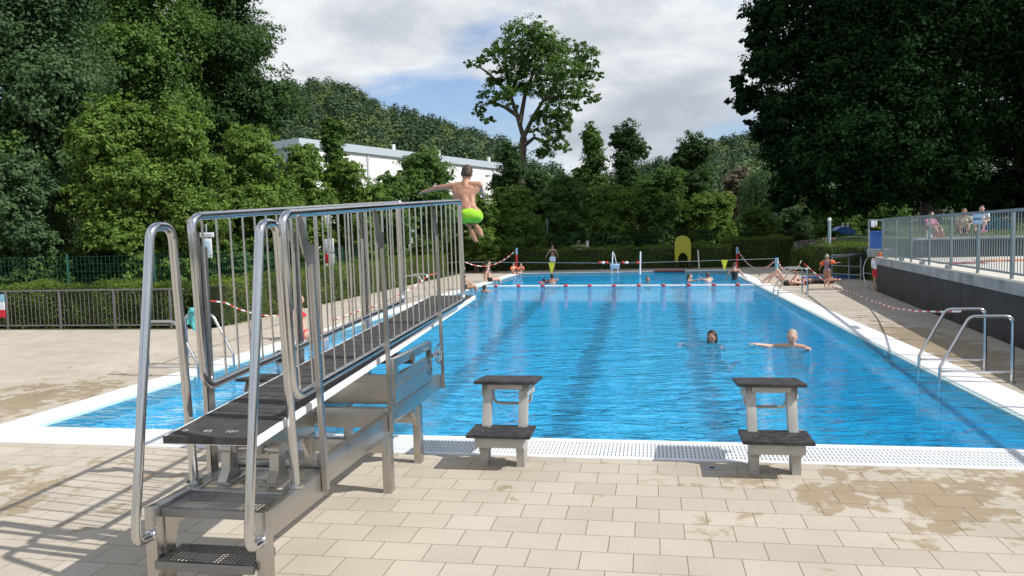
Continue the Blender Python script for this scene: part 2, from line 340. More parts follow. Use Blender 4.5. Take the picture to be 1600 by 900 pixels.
# ------------------------------------------------------------------ setting: deck, pool, water
PW, PL = 9.97, 30.6                       # pool width (x) and length (y); near-left corner is the origin
JX, JY, BL_, BD = 5.0826, -0.9895, 0.30865, 0.25444
def paver_mat():
    m, n, l, b = newmat('pavers')
    geo = n.new('ShaderNodeNewGeometry'); mp = n.new('ShaderNodeMapping'); mp.inputs['Location'].default_value = (-JX, -JY, 0)
    l.new(geo.outputs['Position'], mp.inputs[0])
    def math_(op, a, b_=None):
        k = n.new('ShaderNodeMath'); k.operation = op
        for i, v in enumerate((a, b_)):
            if v is None: continue
            if isinstance(v, (int,float)): k.inputs[i].default_value = v
            else: l.new(v, k.inputs[i])
        return k.outputs[0]
    def noise_(sc, det=5, rough=0.55, dist=0.0, vec=None):
        k = n.new('ShaderNodeTexNoise'); k.inputs['Scale'].default_value = sc; k.inputs['Detail'].default_value = det
        k.inputs['Roughness'].default_value = rough; k.inputs['Distortion'].default_value = dist
        l.new(vec or geo.outputs['Position'], k.inputs['Vector']); return k.outputs['Fac']
    def brick(vec, wd):
        k = n.new('ShaderNodeTexBrick'); k.inputs['Scale'].default_value = 1; k.inputs['Brick Width'].default_value = wd; k.inputs['Row Height'].default_value = BD
        k.inputs['Mortar Size'].default_value = 0.0030; k.inputs['Mortar Smooth'].default_value = 0.25; k.inputs['Bias'].default_value = 0
        k.inputs['Color1'].default_value = (0.40, 0.40, 0.40, 1); k.inputs['Color2'].default_value = (0.62, 0.62, 0.62, 1); k.inputs['Mortar'].default_value = (0.5, 0.5, 0.5, 1)
        k.offset = 0.5; l.new(vec, k.inputs['Vector']); return k
    b1 = brick(mp.outputs[0], BL_)
    tone = n.new('ShaderNodeSeparateColor'); l.new(b1.outputs['Color'], tone.inputs[0])
    base = n.new('ShaderNodeValToRGB'); e = base.color_ramp.elements
    e[0].position = 0.30; e[0].color = (0.335, 0.290, 0.228, 1); e[1].position = 0.66; e[1].color = (0.505, 0.450, 0.370, 1)
    v = math_('ADD', math_('MULTIPLY', tone.outputs[0], 0.55), math_('MULTIPLY', noise_(0.7, 6), 0.45)); l.new(v, base.inputs[0])
    fine = n.new('ShaderNodeMapRange'); fine.inputs['From Min'].default_value = 0.25; fine.inputs['From Max'].default_value = 0.75; fine.inputs['To Min'].default_value = 0.90; fine.inputs['To Max'].default_value = 1.08
    l.new(noise_(90, 3), fine.inputs['Value'])
    sc = n.new('ShaderNodeVectorMath'); sc.operation = 'SCALE'; l.new(base.outputs[0], sc.inputs[0]); l.new(fine.outputs[0], sc.inputs['Scale'])
    # wet patches
    sp = n.new('ShaderNodeSeparateXYZ'); l.new(geo.outputs['Position'], sp.inputs[0]); X, Y = sp.outputs[0], sp.outputs[1]
    def bump_(v_, c, wd):   # 1 near c, 0 beyond wd
        return math_('MAXIMUM', math_('SUBTRACT', 1.0, math_('DIVIDE', math_('ABSOLUTE', math_('SUBTRACT', v_, c)), wd)), 0.0)
    rgt = math_('MULTIPLY', math_('MULTIPLY', bump_(X, 8.7, 3.7), bump_(Y, -1.25, 1.4)), 0.26)
    lft = math_('MULTIPLY', math_('MULTIPLY', bump_(X, -1.3, 1.6), bump_(Y, 1.4, 3.4)), 0.27)
    rt2 = math_('MULTIPLY', math_('MULTIPLY', bump_(X, 10.9, 1.3), bump_(Y, 6.0, 6.0)), 0.34)
    lf2 = math_('MULTIPLY', math_('MULTIPLY', bump_(X, 1.6, 2.4), bump_(Y, -1.8, 1.6)), 0.15)
    hand = math_('ADD', math_('ADD', rgt, lft), math_('ADD', rt2, lf2))
    # long puddle trails on the left deck, following the poolside
    mp2 = n.new('ShaderNodeMapping'); mp2.inputs['Scale'].default_value = (1.0, 0.8, 1); l.new(geo.outputs['Position'], mp2.inputs[0])
    big = noise_(2.1, 3, 0.5, 0.2, mp2.outputs[0]); sm = noise_(7.5, 5, 0.6, 0.5)
    wv = math_('ADD', math_('ADD', math_('MULTIPLY', big, 0.55), math_('MULTIPLY', sm, 0.45)), math_('ADD', hand, math_('MULTIPLY', math_('SUBTRACT', tone.outputs[0], 0.5), 0.36)))
    wm_ = n.new('ShaderNodeMapRange'); wm_.inputs['From Min'].default_value = 0.640; wm_.inputs['From Max'].default_value = 0.685; l.new(wv, wm_.inputs['Value'])
    wet = n.new('ShaderNodeMix'); wet.data_type = 'RGBA'; wet.blend_type = 'MULTIPLY'; l.new(wm_.outputs[0], wet.inputs['Factor']); l.new(sc.outputs[0], wet.inputs['A']); wet.inputs['B'].default_value = (0.78, 0.70, 0.57, 1)
    jm = n.new('ShaderNodeMix'); jm.data_type = 'RGBA'; l.new(b1.outputs['Fac'], jm.inputs['Factor']); l.new(wet.outputs['Result'], jm.inputs['A']); jm.inputs['B'].default_value = (0.16, 0.115, 0.075, 1)
    l.new(jm.outputs['Result'], b.inputs['Base Color'])
    ro = n.new('ShaderNodeMapRange'); ro.inputs['To Min'].default_value = 0.85; ro.inputs['To Max'].default_value = 0.42; l.new(wm_.outputs[0], ro.inputs['Value']); l.new(ro.outputs[0], b.inputs['Roughness'])
    h = math_('SUBTRACT', math_('MULTIPLY', noise_(140, 3), 0.15), b1.outputs['Fac'])
    bp = n.new('ShaderNodeBump'); bp.inputs['Strength'].default_value = 0.5; bp.inputs['Distance'].default_value = 0.004; l.new(h, bp.inputs['Height']); l.new(bp.outputs[0], b.inputs['Normal'])
    return m
paver = paver_mat()
def rects(name, rs, z, m, label=None, th=None):
    mb = MB()
    for x0, y0, x1, y1 in rs:
        if th: mb.box((x0,y0,z-th),(x1,y1,z))
        else: mb.add([(x0,y0,z),(x1,y0,z),(x1,y1,z),(x0,y1,z)], [(0,1,2,3)])
    o = mb.build(name, m, smooth=False); tag(o, label, None, None, 'structure'); return o
CO = 0.50                                  # coping width
rects('pool_deck', [(-40,-22,30,-CO-0.10), (-40,-CO-0.10,-CO,8.45), (-3.2,8.45,-CO,PL+CO), (PW+CO,-CO-0.10,30,13.0), (PW+CO,13.0,16.5,PL+CO), (-6.5,PL+CO,16.5,PL+3.0)], 0.0, paver)
gm = mat('grass_ground', (0.045, 0.062, 0.018), 0.9, 0, 0.35, 0.6, 0.4, 30)
rects('ground', [(-400,-60,-40,500), (-40,8.45,-3.2,500), (-3.2,PL+3,400,500), (16.5,13,400,PL+3), (30,-60,400,13), (-40,-60,30,-22), (-6.5,PL+CO,-3.2,PL+3)], -0.03, gm)
# near overflow grating: white slats with narrow slots, real gaps modelled as a slat field over a dark channel
channel = mat('channel_grey', (0.30, 0.36, 0.42), 0.6, 0, 0.1, 10)
grate_w = mat('grate_white', (0.70, 0.72, 0.74), 0.5, 0, 0.04, 5)
mb = MB(); mb.box((-CO,-CO-0.10,-0.06),(PW+CO,-0.0,-0.035)); tag(mb.build('overflow_channel', channel, smooth=False), kind='structure')
mb = MB()
gx0, gx1 = 0.0, PW+CO
for y0, y1 in ((-CO-0.10,-CO-0.03), (-0.10,0.0)): mb.box((-CO,y0,-0.034),(gx1,y1,0.006), bev=0.004)
mb.box((-CO,-CO-0.03,-0.034),(1.2,-0.10,0.005), bev=0.003)
rows = 5; y = -CO-0.03; rh = (CO+0.03-0.10)/rows
for k in range(rows+1):
    yy = y+rh*k; mb.box((1.2,yy-0.008,-0.034),(gx1,yy+0.008,0.004))
x = 1.2
while x < gx1:
    mb.box((x,-CO-0.03,-0.030),(x+0.020,-0.10,0.0035)); x += 0.0335
tag(mb.build('overflow_grate', grate_w, smooth=False), kind='structure')
tilew = mat('coping_white', (0.80, 0.79, 0.77), 0.5, 0, 0.05, 3, 0.12, 30)
def coping_mat():
    m, n, l, b = newmat('coping_strip'); b.inputs['Roughness'].default_value = 0.55
    geo = n.new('ShaderNodeNewGeometry'); mp = n.new('ShaderNodeMapping'); mp.inputs['Scale'].default_value = (60, 0.25, 1); l.new(geo.outputs['Position'], mp.inputs[0])
    nz = n.new('ShaderNodeTexNoise'); nz.inputs['Scale'].default_value = 1; nz.inputs['Detail'].default_value = 3; l.new(mp.outputs[0], nz.inputs['Vector'])
    cr = n.new('ShaderNodeValToRGB'); cr.color_ramp.elements[0].position = 0.3; cr.color_ramp.elements[0].color = (0.66,0.67,0.69,1); cr.color_ramp.elements[1].position = 0.62; cr.color_ramp.elements[1].color = (0.82,0.82,0.81,1)
    l.new(nz.outputs['Fac'], cr.inputs[0]); l.new(cr.outputs[0], b.inputs['Base Color']); return m
cop = coping_mat(); lip_m = mat('pool_lip_tile', (0.42, 0.55, 0.56), 0.35, 0, 0.15, 30)
mb = MB()
mb.box((-CO,0.0,-0.2),(-0.06,PL+CO,0.005), bev=0.004); mb.box((PW+0.06,0.0,-0.2),(PW+CO,PL+CO,0.005), bev=0.004); mb.box((-0.06,PL+0.06,-0.2),(PW+0.06,PL+CO,0.005), bev=0.004)
tag(mb.build('pool_coping', cop), kind='structure')
mb = MB(); mb.box((-0.06,0,-0.2),(0,PL+0.06,-0.004), bev=0.003); mb.box((PW,0,-0.2),(PW+0.06,PL+0.06,-0.004), bev=0.003); mb.box((0,PL,-0.2),(PW,PL+0.06,-0.004), bev=0.003)
tag(mb.build('pool_rim', lip_m), kind='structure')
# basin
def basin_mat():
    m, n, l, b = newmat('basin_blue'); b.inputs['Roughness'].default_value = 0.7
    geo = n.new('ShaderNodeNewGeometry'); sp = n.new('ShaderNodeSeparateXYZ'); l.new(geo.outputs['Position'], sp.inputs[0])
    nz = n.new('ShaderNodeTexNoise'); nz.inputs['Scale'].default_value = 0.5; nz.inputs['Detail'].default_value = 4; l.new(geo.outputs['Position'], nz.inputs['Vector'])
    cr = n.new('ShaderNodeValToRGB'); cr.color_ramp.elements[0].position = 0.35; cr.color_ramp.elements[0].color = (0.030,0.64,0.98,1); cr.color_ramp.elements[1].position = 0.65; cr.color_ramp.elements[1].color = (0.050,0.74,1.0,1)
    l.new(nz.outputs['Fac'], cr.inputs[0]); l.new(cr.outputs[0], b.inputs['Base Color']); return m
basin = basin_mat()
def lane_mat():
    m, n, l, b = newmat('lane_line_refraction'); b.inputs['Roughness'].default_value = 0.7
    geo = n.new('ShaderNodeNewGeometry'); tcn = n.new('ShaderNodeTexCoord'); sp = n.new('ShaderNodeSeparateXYZ'); l.new(tcn.outputs['Object'], sp.inputs[0])
    mp = n.new('ShaderNodeMapping'); mp.inputs['Scale'].default_value = (0.9, 2.6, 1); l.new(geo.outputs['Position'], mp.inputs[0])
    nz = n.new('ShaderNodeTexNoise'); nz.inputs['Scale'].default_value = 1.7; nz.inputs['Detail'].default_value = 4; nz.inputs['Roughness'].default_value = 0.6; l.new(mp.outputs[0], nz.inputs['Vector'])
    def mt(op, a_, b_):
        k = n.new('ShaderNodeMath'); k.operation = op
        for i, v in enumerate((a_, b_)):
            if isinstance(v, (int, float)): k.inputs[i].default_value = v
            else: l.new(v, k.inputs[i])
        return k.outputs[0]
    xs = mt('ADD', sp.outputs[0], mt('MULTIPLY', mt('SUBTRACT', nz.outputs['Fac'], 0.5), 1.15))  # wavy broken edges painted in to imitate refraction through ripples
    rp_ = n.new('ShaderNodeMapRange'); rp_.inputs['From Min'].default_value = 0.24; rp_.inputs['From Max'].default_value = 0.20; l.new(mt('ABSOLUTE', xs, 0), rp_.inputs['Value'])
    mx_ = n.new('ShaderNodeMix'); mx_.data_type = 'RGBA'; l.new(rp_.outputs[0], mx_.inputs['Factor']); mx_.inputs['A'].default_value = (0.040, 0.68, 0.99, 1); mx_.inputs['B'].default_value = (0.008, 0.03, 0.06, 1)
    l.new(mx_.outputs['Result'], b.inputs['Base Color']); return m
laneline = lane_mat()
def fz(y): return -1.12 if y < 8 else (-1.12+0.72*min(1,(y-8)/14))
mb = MB(); ys = [0, 8, 15, 22, PL]
vs = []; fs = []
for yv in ys: vs += [(0,yv,fz(yv)), (PW,yv,fz(yv))]
for i in range(4): fs.append((2*i,2*i+1,2*i+3,2*i+2))
mb.add(vs, fs)
for i in range(4):
    a, b_ = ys[i], ys[i+1]
    mb.add([(0,a,fz(a)),(0,b_,fz(b_)),(0,b_,-0.03),(0,a,-0.03)], [(0,1,2,3)]); mb.add([(PW,a,fz(a)),(PW,b_,fz(b_)),(PW,b_,-0.03),(PW,a,-0.03)], [(3,2,1,0)])
mb.add([(0,0,-1.12),(PW,0,-1.12),(PW,0,-0.03),(0,0,-0.03)], [(0,1,2,3)]); mb.add([(0,PL,fz(PL)),(PW,PL,fz(PL)),(PW,PL,-0.03),(0,PL,-0.03)], [(3,2,1,0)])
tag(mb.build('pool_basin', basin, smooth=False), kind='structure')
for k, xl in enumerate((2.45, 5.05, 7.45)):
    mb = MB(); yy = [0.9, 8, 15, 22, PL-1.2]
    for i in range(4):
        a, b_ = yy[i], yy[i+1]; mb.add([(-0.62,a,fz(a)+.004),(0.62,a,fz(a)+.004),(0.62,b_,fz(b_)+.004),(-0.62,b_,fz(b_)+.004)], [(0,1,2,3)])
    ll = mb.build('lane_line', laneline, smooth=False); ll.location = (xl,0,0); tag(ll, kind='structure')
def water_mat():
    m, n, l, b = newmat('pool_water'); n.remove(b)
    geo = n.new('ShaderNodeNewGeometry')
    def nz(sc, st, det=2, dist=0.0, rough=0.5):
        mp = n.new('ShaderNodeMapping'); mp.inputs['Scale'].default_value = st; mp.inputs['Rotation'].default_value = (0, 0, R(6)); l.new(geo.outputs['Position'], mp.inputs[0])
        k = n.new('ShaderNodeTexNoise'); k.inputs['Scale'].default_value = sc; k.inputs['Detail'].default_value = det; k.inputs['Distortion'].default_value = dist; k.inputs['Roughness'].default_value = rough
        l.new(mp.outputs[0], k.inputs['Vector']); return k.outputs['Fac']
    def madd(a, wa, b_=None):
        k = n.new('ShaderNodeMath'); k.operation = 'MULTIPLY_ADD'; l.new(a, k.inputs[0]); k.inputs[1].default_value = wa
        if b_ is None: k.inputs[2].default_value = 0
        else: l.new(b_, k.inputs[2])
        return k.outputs[0]
    h = madd(nz(1.6, (0.5, 1, 1), 3, 0.9), 0.075); h = madd(nz(5.0, (0.45, 1, 1), 4, 1.1, 0.55), 0.056, h); h = madd(nz(17, (0.5, 1, 1), 2, 0.5), 0.008, h)
    bp = n.new('ShaderNodeBump'); bp.inputs['Strength'].default_value = 1.0; bp.inputs['Distance'].default_value = 1.0; l.new(h, bp.inputs['Height'])
    gl = n.new('ShaderNodeBsdfGlossy'); gl.inputs['Roughness'].default_value = 0.02; bpg = n.new('ShaderNodeBump'); bpg.inputs['Distance'].default_value = 0.9; l.new(h, bpg.inputs['Height']); l.new(bpg.outputs[0], gl.inputs['Normal'])
    bp2 = n.new('ShaderNodeBump'); bp2.inputs['Strength'].default_value = 1.0; bp2.inputs['Distance'].default_value = 5.0; l.new(h, bp2.inputs['Height'])
    rf = n.new('ShaderNodeBsdfRefraction'); rf.inputs['IOR'].default_value = 1.07; rf.inputs['Roughness'].default_value = 0.0; rf.inputs['Color'].default_value = (0.97, 1.0, 1.0, 1); l.new(bp2.outputs[0], rf.inputs['Normal'])
    tr = n.new('ShaderNodeBsdfTransparent'); tr.inputs[0].default_value = (0.97, 1.0, 1.0, 1)
    m1 = n.new('ShaderNodeMixShader'); m1.inputs[0].default_value = 0.22; l.new(tr.outputs[0], m1.inputs[1]); l.new(rf.outputs[0], m1.inputs[2])
    fr = n.new('ShaderNodeFresnel'); fr.inputs['IOR'].default_value = 1.33; l.new(bp.outputs[0], fr.inputs['Normal'])
    df = n.new('ShaderNodeBsdfDiffuse'); df.inputs['Color'].default_value = (0.020, 0.53, 1.0, 1)
    bp3 = n.new('ShaderNodeBump'); bp3.inputs['Strength'].default_value = 1.0; bp3.inputs['Distance'].default_value = 3.6; l.new(h, bp3.inputs['Height']); l.new(bp3.outputs[0], df.inputs['Normal'])
    m1b = n.new('ShaderNodeMixShader'); m1b.inputs[0].default_value = 0.42; l.new(m1.outputs[0], m1b.inputs[1]); l.new(df.outputs[0], m1b.inputs[2])
    m2 = n.new('ShaderNodeMixShader'); l.new(fr.outputs[0], m2.inputs[0]); l.new(m1b.outputs[0], m2.inputs[1]); l.new(gl.outputs[0], m2.inputs[2])
    l.new(m2.outputs[0], n['Material Output'].inputs[0]); return m
mb = MB(); mb.add([(0,0,-0.022),(PW,0,-0.022),(PW,PL,-0.022),(0,PL,-0.022)], [(0,1,2,3)])
tag(mb.build('pool_water', water_mat(), smooth=False), kind='structure')
# ------------------------------------------------------------------ hill and wood far behind
HC = [(-500,150),(0,215),(430,248),(470,250),(520,254),(560,240),(600,212),(650,200),(700,182),(760,162),(800,150),(860,112),(950,92),(1040,120),(1090,140),(1160,150),(1230,150),(1300,138),(1600,118),(2100,90)]
def hcrest(px):
    for (a, ea), (b, eb) in zip(HC, HC[1:]):
        if a <= px <= b: return ea+(eb-ea)*(px-a)/(b-a)
    return 90
def hill_pt(px, t):          # t 0 foot .. 1 crest .. 1.4 behind
    D = 105+125*t; e = hcrest(px); zc = 1.9+e/FX*230-8.0
    z = -0.6+(zc+0.6)*(max(0,min(1,t))**0.85)*(1 if t <= 1 else 1-(t-1)*0.9)
    d = _ray(px, 363); k = D/(d.dot(CF)); return Vector((CAM.x+d.x*k, CAM.y+d.y*k, z))
vs = []; fs = []; nx_, ny_ = 66, 14
for i in range(nx_):
    for j in range(ny_): vs.append(hill_pt(-500+2600*i/(nx_-1), j/(ny_-1)*1.5))
for i in range(nx_-1):
    for j in range(ny_-1): a = i*ny_+j; fs.append((a, a+ny_, a+ny_+1, a+1))
mb = MB(); mb.add(vs, fs); tag(mb.build('hill', gm), kind='structure')
PO, NO, SZ, VC = [], [], [], []
for i in range(2600):
    px = random.uniform(-150, 1420); 
    if 800 < px < 1060 and random.random() < 0.6: continue
    t = random.random()**0.8*1.03; p = hill_pt(px, t); conifer = random.random() < 0.42
    hgt = random.uniform(6.0,8.5) if conifer else random.uniform(5.5,8.5); rr = random.uniform(1.5,2.1) if conifer else random.uniform(2.0,3.6)
    k = 170; q = unit(k)
    if conifer:
        pos = np.array([p.x,p.y,p.z+hgt*0.78])+q*np.array([rr,rr,hgt*0.30])*rng.uniform(0.6,1.08,(k,1)); v = 0.0+0.22*rng.uniform(0,1,k)
    else:
        pos = np.array([p.x,p.y,p.z+hgt*0.62])+q*np.array([rr,rr,hgt*0.42])*rng.uniform(0.6,1.05,(k,1)); v = 0.60*random.random()+0.12+0.20*rng.uniform(0,1,k)
        if random.random() < 0.05: v = v+0.35
    PO.append(pos); NO.append(q*1.0+np.array([0,0,.35])+rng.normal(size=(k,3))*0.22); SZ.append(rng.uniform(0.4,0.85,k)); VC.append(v)
fo = leaf_mesh('forest', np.concatenate(PO), np.concatenate(NO), np.concatenate(SZ), np.concatenate(VC), F_forest, 0.8)
tag(fo, 'mixed conifer and broadleaf wood covering the far hillside', 'forest', kind='stuff')
# ------------------------------------------------------------------ long white hall behind the trees
hallw = mat('hall_white', (0.82, 0.82, 0.82), 0.6, 0, 0.03, 0.3); hallg = mat('hall_gable_shaded', (0.42, 0.44, 0.52), 0.6, 0, 0.04, 0.3); fascia = mat('fascia_grey', (0.45, 0.50, 0.55), 0.4, 0.2, 0.05)  # gable colour is the white wall with its shade put in
A_ = P(468, 216, 74); B_ = P(884, 268, 122); B_ = A_.lerp(B_, 0.72); zt = (A_.z+B_.z)/2
dxy = Vector((B_.x-A_.x, B_.y-A_.y, 0)); L_ = dxy.length; dxy.normalize(); nrm = Vector((-dxy.y, dxy.x, 0))
root = empty('white_hall', (A_.x, A_.y, 0), 'long white flat-roofed hall seen above the trees left of the boy', 'building')
M = Matrix(((dxy.x, nrm.x, 0, A_.x), (dxy.y, nrm.y, 0, A_.y), (0,0,1,0), (0,0,0,1)))
zA, zB = A_.z, B_.z
def hallface(pts, name, m): 
    q = MB(); q.prism([(0,0)]*0 or pts, 0, 1); return q
mb = MB(); v8 = [M@Vector(c) for c in ((0,0,0),(L_,0,0),(L_,34,0),(0,34,0),(0,0,zA-0.9),(L_,0,zB-0.9),(L_,34,zB-0.9),(0,34,zA-0.9))]
mb.add(v8, [(0,1,5,4),(1,2,6,5),(2,3,7,6),(4,5,6,7)]); mb.build('wall', hallw, root, False)
mb = MB(); mb.add([v8[0],v8[3],v8[7],v8[4]], [(3,2,1,0)]); mb.build('gable_wall', hallg, root, False)
mb = MB(); e = 0.35
t8 = [M@Vector(c) for c in ((-e,-e,zA-0.9),(L_+e,-e,zB-0.9),(L_+e,34,zB-0.9),(-e,34,zA-0.9),(-e,-e,zA),(L_+e,-e,zB),(L_+e,34,zB),(-e,34,zA))]
mb.add(t8, [(0,3,2,1),(4,5,6,7),(0,1,5,4),(1,2,6,5),(2,3,7,6),(3,0,4,7)]); mb.build('roof', fascia, root, False)
for k in range(7):
    t = (k+0.62)/6.2*L_*0.98
    if t > L_: break
    z_ = zA+(zB-zA)*t/L_
    mb = MB(); mb.box((t-0.13,-0.16,0),(t+0.13,-0.03,z_-0.95), M); mb.build('downpipe', fascia, root, False)
for t in (0.40*L_, 0.62*L_, 0.9*L_):
    z_ = zA+(zB-zA)*t/L_; mb = MB(); mb.box((t-0.15,1,z_),(t+0.15,1.3,z_+0.9), M); mb.build('roof_vent', hallw, root, False)
# ------------------------------------------------------------------ hedges
def hedge(name, path, h, wd, n, label, fm=F_hedge, size=0.05, group=None):
    root = empty(name, (path[0][0], path[0][1], 0), label, 'hedge', group)
    mb = MB(); PO = []; NO = []
    segs = [(Vector((a[0],a[1],0)), Vector((b[0],b[1],0))) for a, b in zip(path, path[1:])]; tot = sum((b-a).length for a, b in segs)
    for si, (a, b) in enumerate(segs):
        d = (b-a); L = d.length; d.normalize(); s = Vector((-d.y, d.x, 0))
        M = Matrix(((d.x,s.x,0,a.x),(d.y,s.y,0,a.y),(0,0,1,0),(0,0,0,1)))
        mb.box((-0.05,-wd/2+0.10,0.03),(L+0.05,wd/2-0.10,h-0.10), M)
        k = int(n*L/tot); per = 2*h+wd; u = rng.uniform(0,per,k); t = rng.uniform(-0.1,L+0.1,k)
        lump = 0.05*np.sin(t*3.1)+0.04*np.sin(t*7.7+u*3)+0.035*np.sin(u*9+t*2)
        y = np.where(u < h, -wd/2-lump, np.where(u < h+wd, u-h-wd/2, wd/2+lump)); z = np.where(u < h, u, np.where(u < h+wd, h+lump, per-u))
        ny = np.where(u < h, -1, np.where(u < h+wd, 0, 1)); nz_ = np.where((u >= h)&(u < h+wd), 1, 0.15)
        j = rng.normal(size=(k,3))*0.035
        for A in (0,):
            X = a.x+d.x*t+s.x*y; Y = a.y+d.y*t+s.y*y
            PO.append(np.stack([X,Y,z],1)+j); NO.append(np.stack([s.x*ny,s.y*ny,nz_+0*ny],1)*0.8+rng.normal(size=(k,3))*0.5)
    PO = np.concatenate(PO); NO = np.concatenate(NO)
    v = 0.5+0.3*np.sin(PO[:,0]*2.3+PO[:,1]*1.9)*np.sin(PO[:,2]*5)+rng.uniform(-0.4,0.4,len(PO))
    attach(leaf_mesh('foliage', PO, NO, size*rng.uniform(0.6,1.3,len(PO)), v, fm), root)
    core = mat('hedge_core', (0.02,0.03,0.01), 0.95) if 'hedge_core' not in MATS else MATS['hedge_core']
    mb.build('branches', core, root, False); return root
hedge('clipped_hedge', [(-3.55, 9.0), (-3.7, 18), (-4.0, 30)], 1.0, 0.9, 52000, 'long clipped green hedge along the sunny left side of the pool, behind the board')
hedge('clipped_hedge', [(-12.5, 9.15), (-4.2, 9.15)], 0.98, 0.6, 30000, 'clipped hedge behind the grey railing at the left edge')
hedge('clipped_hedge', [(-4.2, 34.3), (4.2, 34.3), (10.4, 33.9)], 1.12, 1.1, 26000, 'dark shaded hedge along the far end of the pool', F_hedge, 0.07)
hedge('clipped_hedge', [(10.2, 35.2), (13.6, 35.0)], 1.45, 1.5, 10000, 'dark rounded hedge at the far right corner behind the red and white chain', F_hedge, 0.07)
hedge('clipped_hedge', [(13.0, 29.6), (15.3, 28.4), (16.2, 27.6)], 0.95, 1.3, 16000, 'low hedge behind the steel gate rail beside the terrace', F_hedge, 0.06)
hedge('clipped_hedge', [(13.6,27.5),(14.6,23.5),(14.5,19.4)], 1.22, 1.1, 16000, 'sunlit rounded hedge beside the blue bin at the end of the terrace', F_hedge, 0.06)
# ------------------------------------------------------------------ trees
T = []
def tr_(px, Y, yt, yb, hw, n, size, fm, label, cat='tree', k=9, name='leafy_tree', tr=0.16, clump=0.30, group='trees and bushes beyond the hedges'):
    b, bl = bushy(px, Y, yt, yb, hw, k)
    return tree(name, b, bl, n, size, fm, label, cat, group, tr, clump, nl=7)
NL = 1.0
tr_(40, 15, -150, 425, 150, 52000, 0.150, F_blue, 'big blue-green leafy tree at the left edge of the picture', name='ash_tree')
tr_(-120, 13, -60, 440, 130, 12000, 0.17, F_mid, 'green tree cut off by the left picture edge')
tr_(215, 21, -170, 330, 130, 48000, 0.16, F_mid, 'tall mid-green tree rising out of the top of the picture, left of the darkest crown')
tr_(345, 25, -75, 300, 95, 44000, 0.16, F_dark, 'tall dark green tree whose right outline stands against the sky on the left', name='maple_tree')
tr_(120, 24, -130, 300, 120, 30000, 0.17, F_blue, 'tall tree top showing sky gaps at the upper left corner', name='ash_tree')
tr_(20, 12.2, 235, 450, 85, 22000, 0.12, F_blue, 'dark low blue-green bush above the grey railing at the far left', 'bush', 7, 'bush', 0.08)
tr_(170, 13.5, 150, 450, 95, 42000, 0.12, F_yel, 'yellow-green maple in front of the tall left trees, nearest the left edge', name='maple_tree')
tr_(275, 14.5, 170, 448, 85, 38000, 0.12, F_yel, 'yellow-green maple right behind the near end of the board railing', name='maple_tree')
tr_(385, 17, 195, 440, 80, 36000, 0.12, F_yel, 'yellow-green maple below the dark crown, in front of the left end of the hall', name='maple_tree')
tr_(466, 21, 222, 430, 60, 26000, 0.13, F_yel, 'rounded yellow-green tree covering the shaded gable of the hall', name='maple_tree')
tr_(520, 27, 182, 330, 26, 9000, 0.15, F_mid, 'slender green tree whose top crosses the roof of the white hall', k=7, name='slender_tree', tr=0.10)
tr_(545, 24, 246, 428, 56, 24000, 0.13, F_yel, 'yellow-green tree under the slender one, before the white hall', name='maple_tree')
tr_(602, 27, 268, 424, 48, 20000, 0.13, F_mid, 'low green bush between two trees in front of the white hall wall', 'bush', 7, 'bush', 0.08)
tr_(662, 30, 232, 418, 62, 26000, 0.14, F_mid, 'round green tree in front of the white hall, left of the boy')
tr_(698, 33, 296, 425, 40, 14000, 0.14, F_mid, 'low green bush between the round tree and the jumping boy', 'bush', 7, 'bush', 0.08)
tr_(742, 32, 300, 415, 42, 16000, 0.14, F_yel, 'green bush behind the jumping boy', 'bush', 7, 'bush', 0.08)
tr_(795, 40, 222, 400, 36, 16000, 0.16, F_dark, 'dark bushy conifer at the foot of the tall open tree, on its left', name='conifer', k=8)
tr_(838, 42, 262, 400, 34, 12000, 0.16, F_dark, 'dark bush just right of the tall open tree trunk', 'bush', 7, 'bush', 0.08)
tr_(800, 35, 292, 408, 48, 18000, 0.14, F_yel, 'sunny green bush in front of the tall open tree', 'bush', 7, 'bush', 0.08)
tr_(875, 38, 268, 405, 42, 18000, 0.15, F_mid, 'mid-green tree to the right of the tall open tree')
tr_(925, 46, 190, 400, 30, 16000, 0.17, F_mid, 'tall narrow poplar, left one of the two behind the far end of the pool', name='poplar', k=10)
tr_(980, 47, 186, 400, 38, 20000, 0.17, F_dark, 'tall narrow poplar, right one of the two behind the far end of the pool', name='poplar', k=10)
tr_(955, 39, 285, 400, 46, 18000, 0.15, F_yel, 'yellow-green bush under the two narrow poplars', 'bush', 7, 'bush', 0.08)
tr_(1080, 46, 206, 395, 46, 26000, 0.16, F_dark, 'round dark green tree standing between the poplars and the willow')
tr_(1030, 40, 262, 398, 46, 22000, 0.15, F_mid, 'mid-green tree behind the starting line at the far end')
tr_(1110, 41, 300, 395, 50, 20000, 0.15, F_yel, 'low yellow-green bush left of the yellow arch', 'bush', 7, 'bush', 0.08)
tr_(1150, 62, 260, 350, 30, 9000, 0.15, F_brown, 'brownish bare-looking tree left of the willow', name='brown_tree')
tr_(1238, 50, 322, 385, 32, 12000, 0.13, F_blue, 'grey-green round bush right of the willow', 'bush', 6, 'bush', 0.08)
tr_(1180, 46, 325, 388, 40, 12000, 0.15, F_yel, 'bright green bush in front of the willow', 'bush', 6, 'bush', 0.08)
tr_(1300, 56, 318, 372, 42, 12000, 0.16, F_mid, 'sunlit bush glimpsed below the big dark crown', 'bush', 6, 'bush', 0.08)
tr_(1370, 62, 296, 368, 50, 12000, 0.17, F_mid, 'hazy green tree below the big dark crown, further right', k=7)
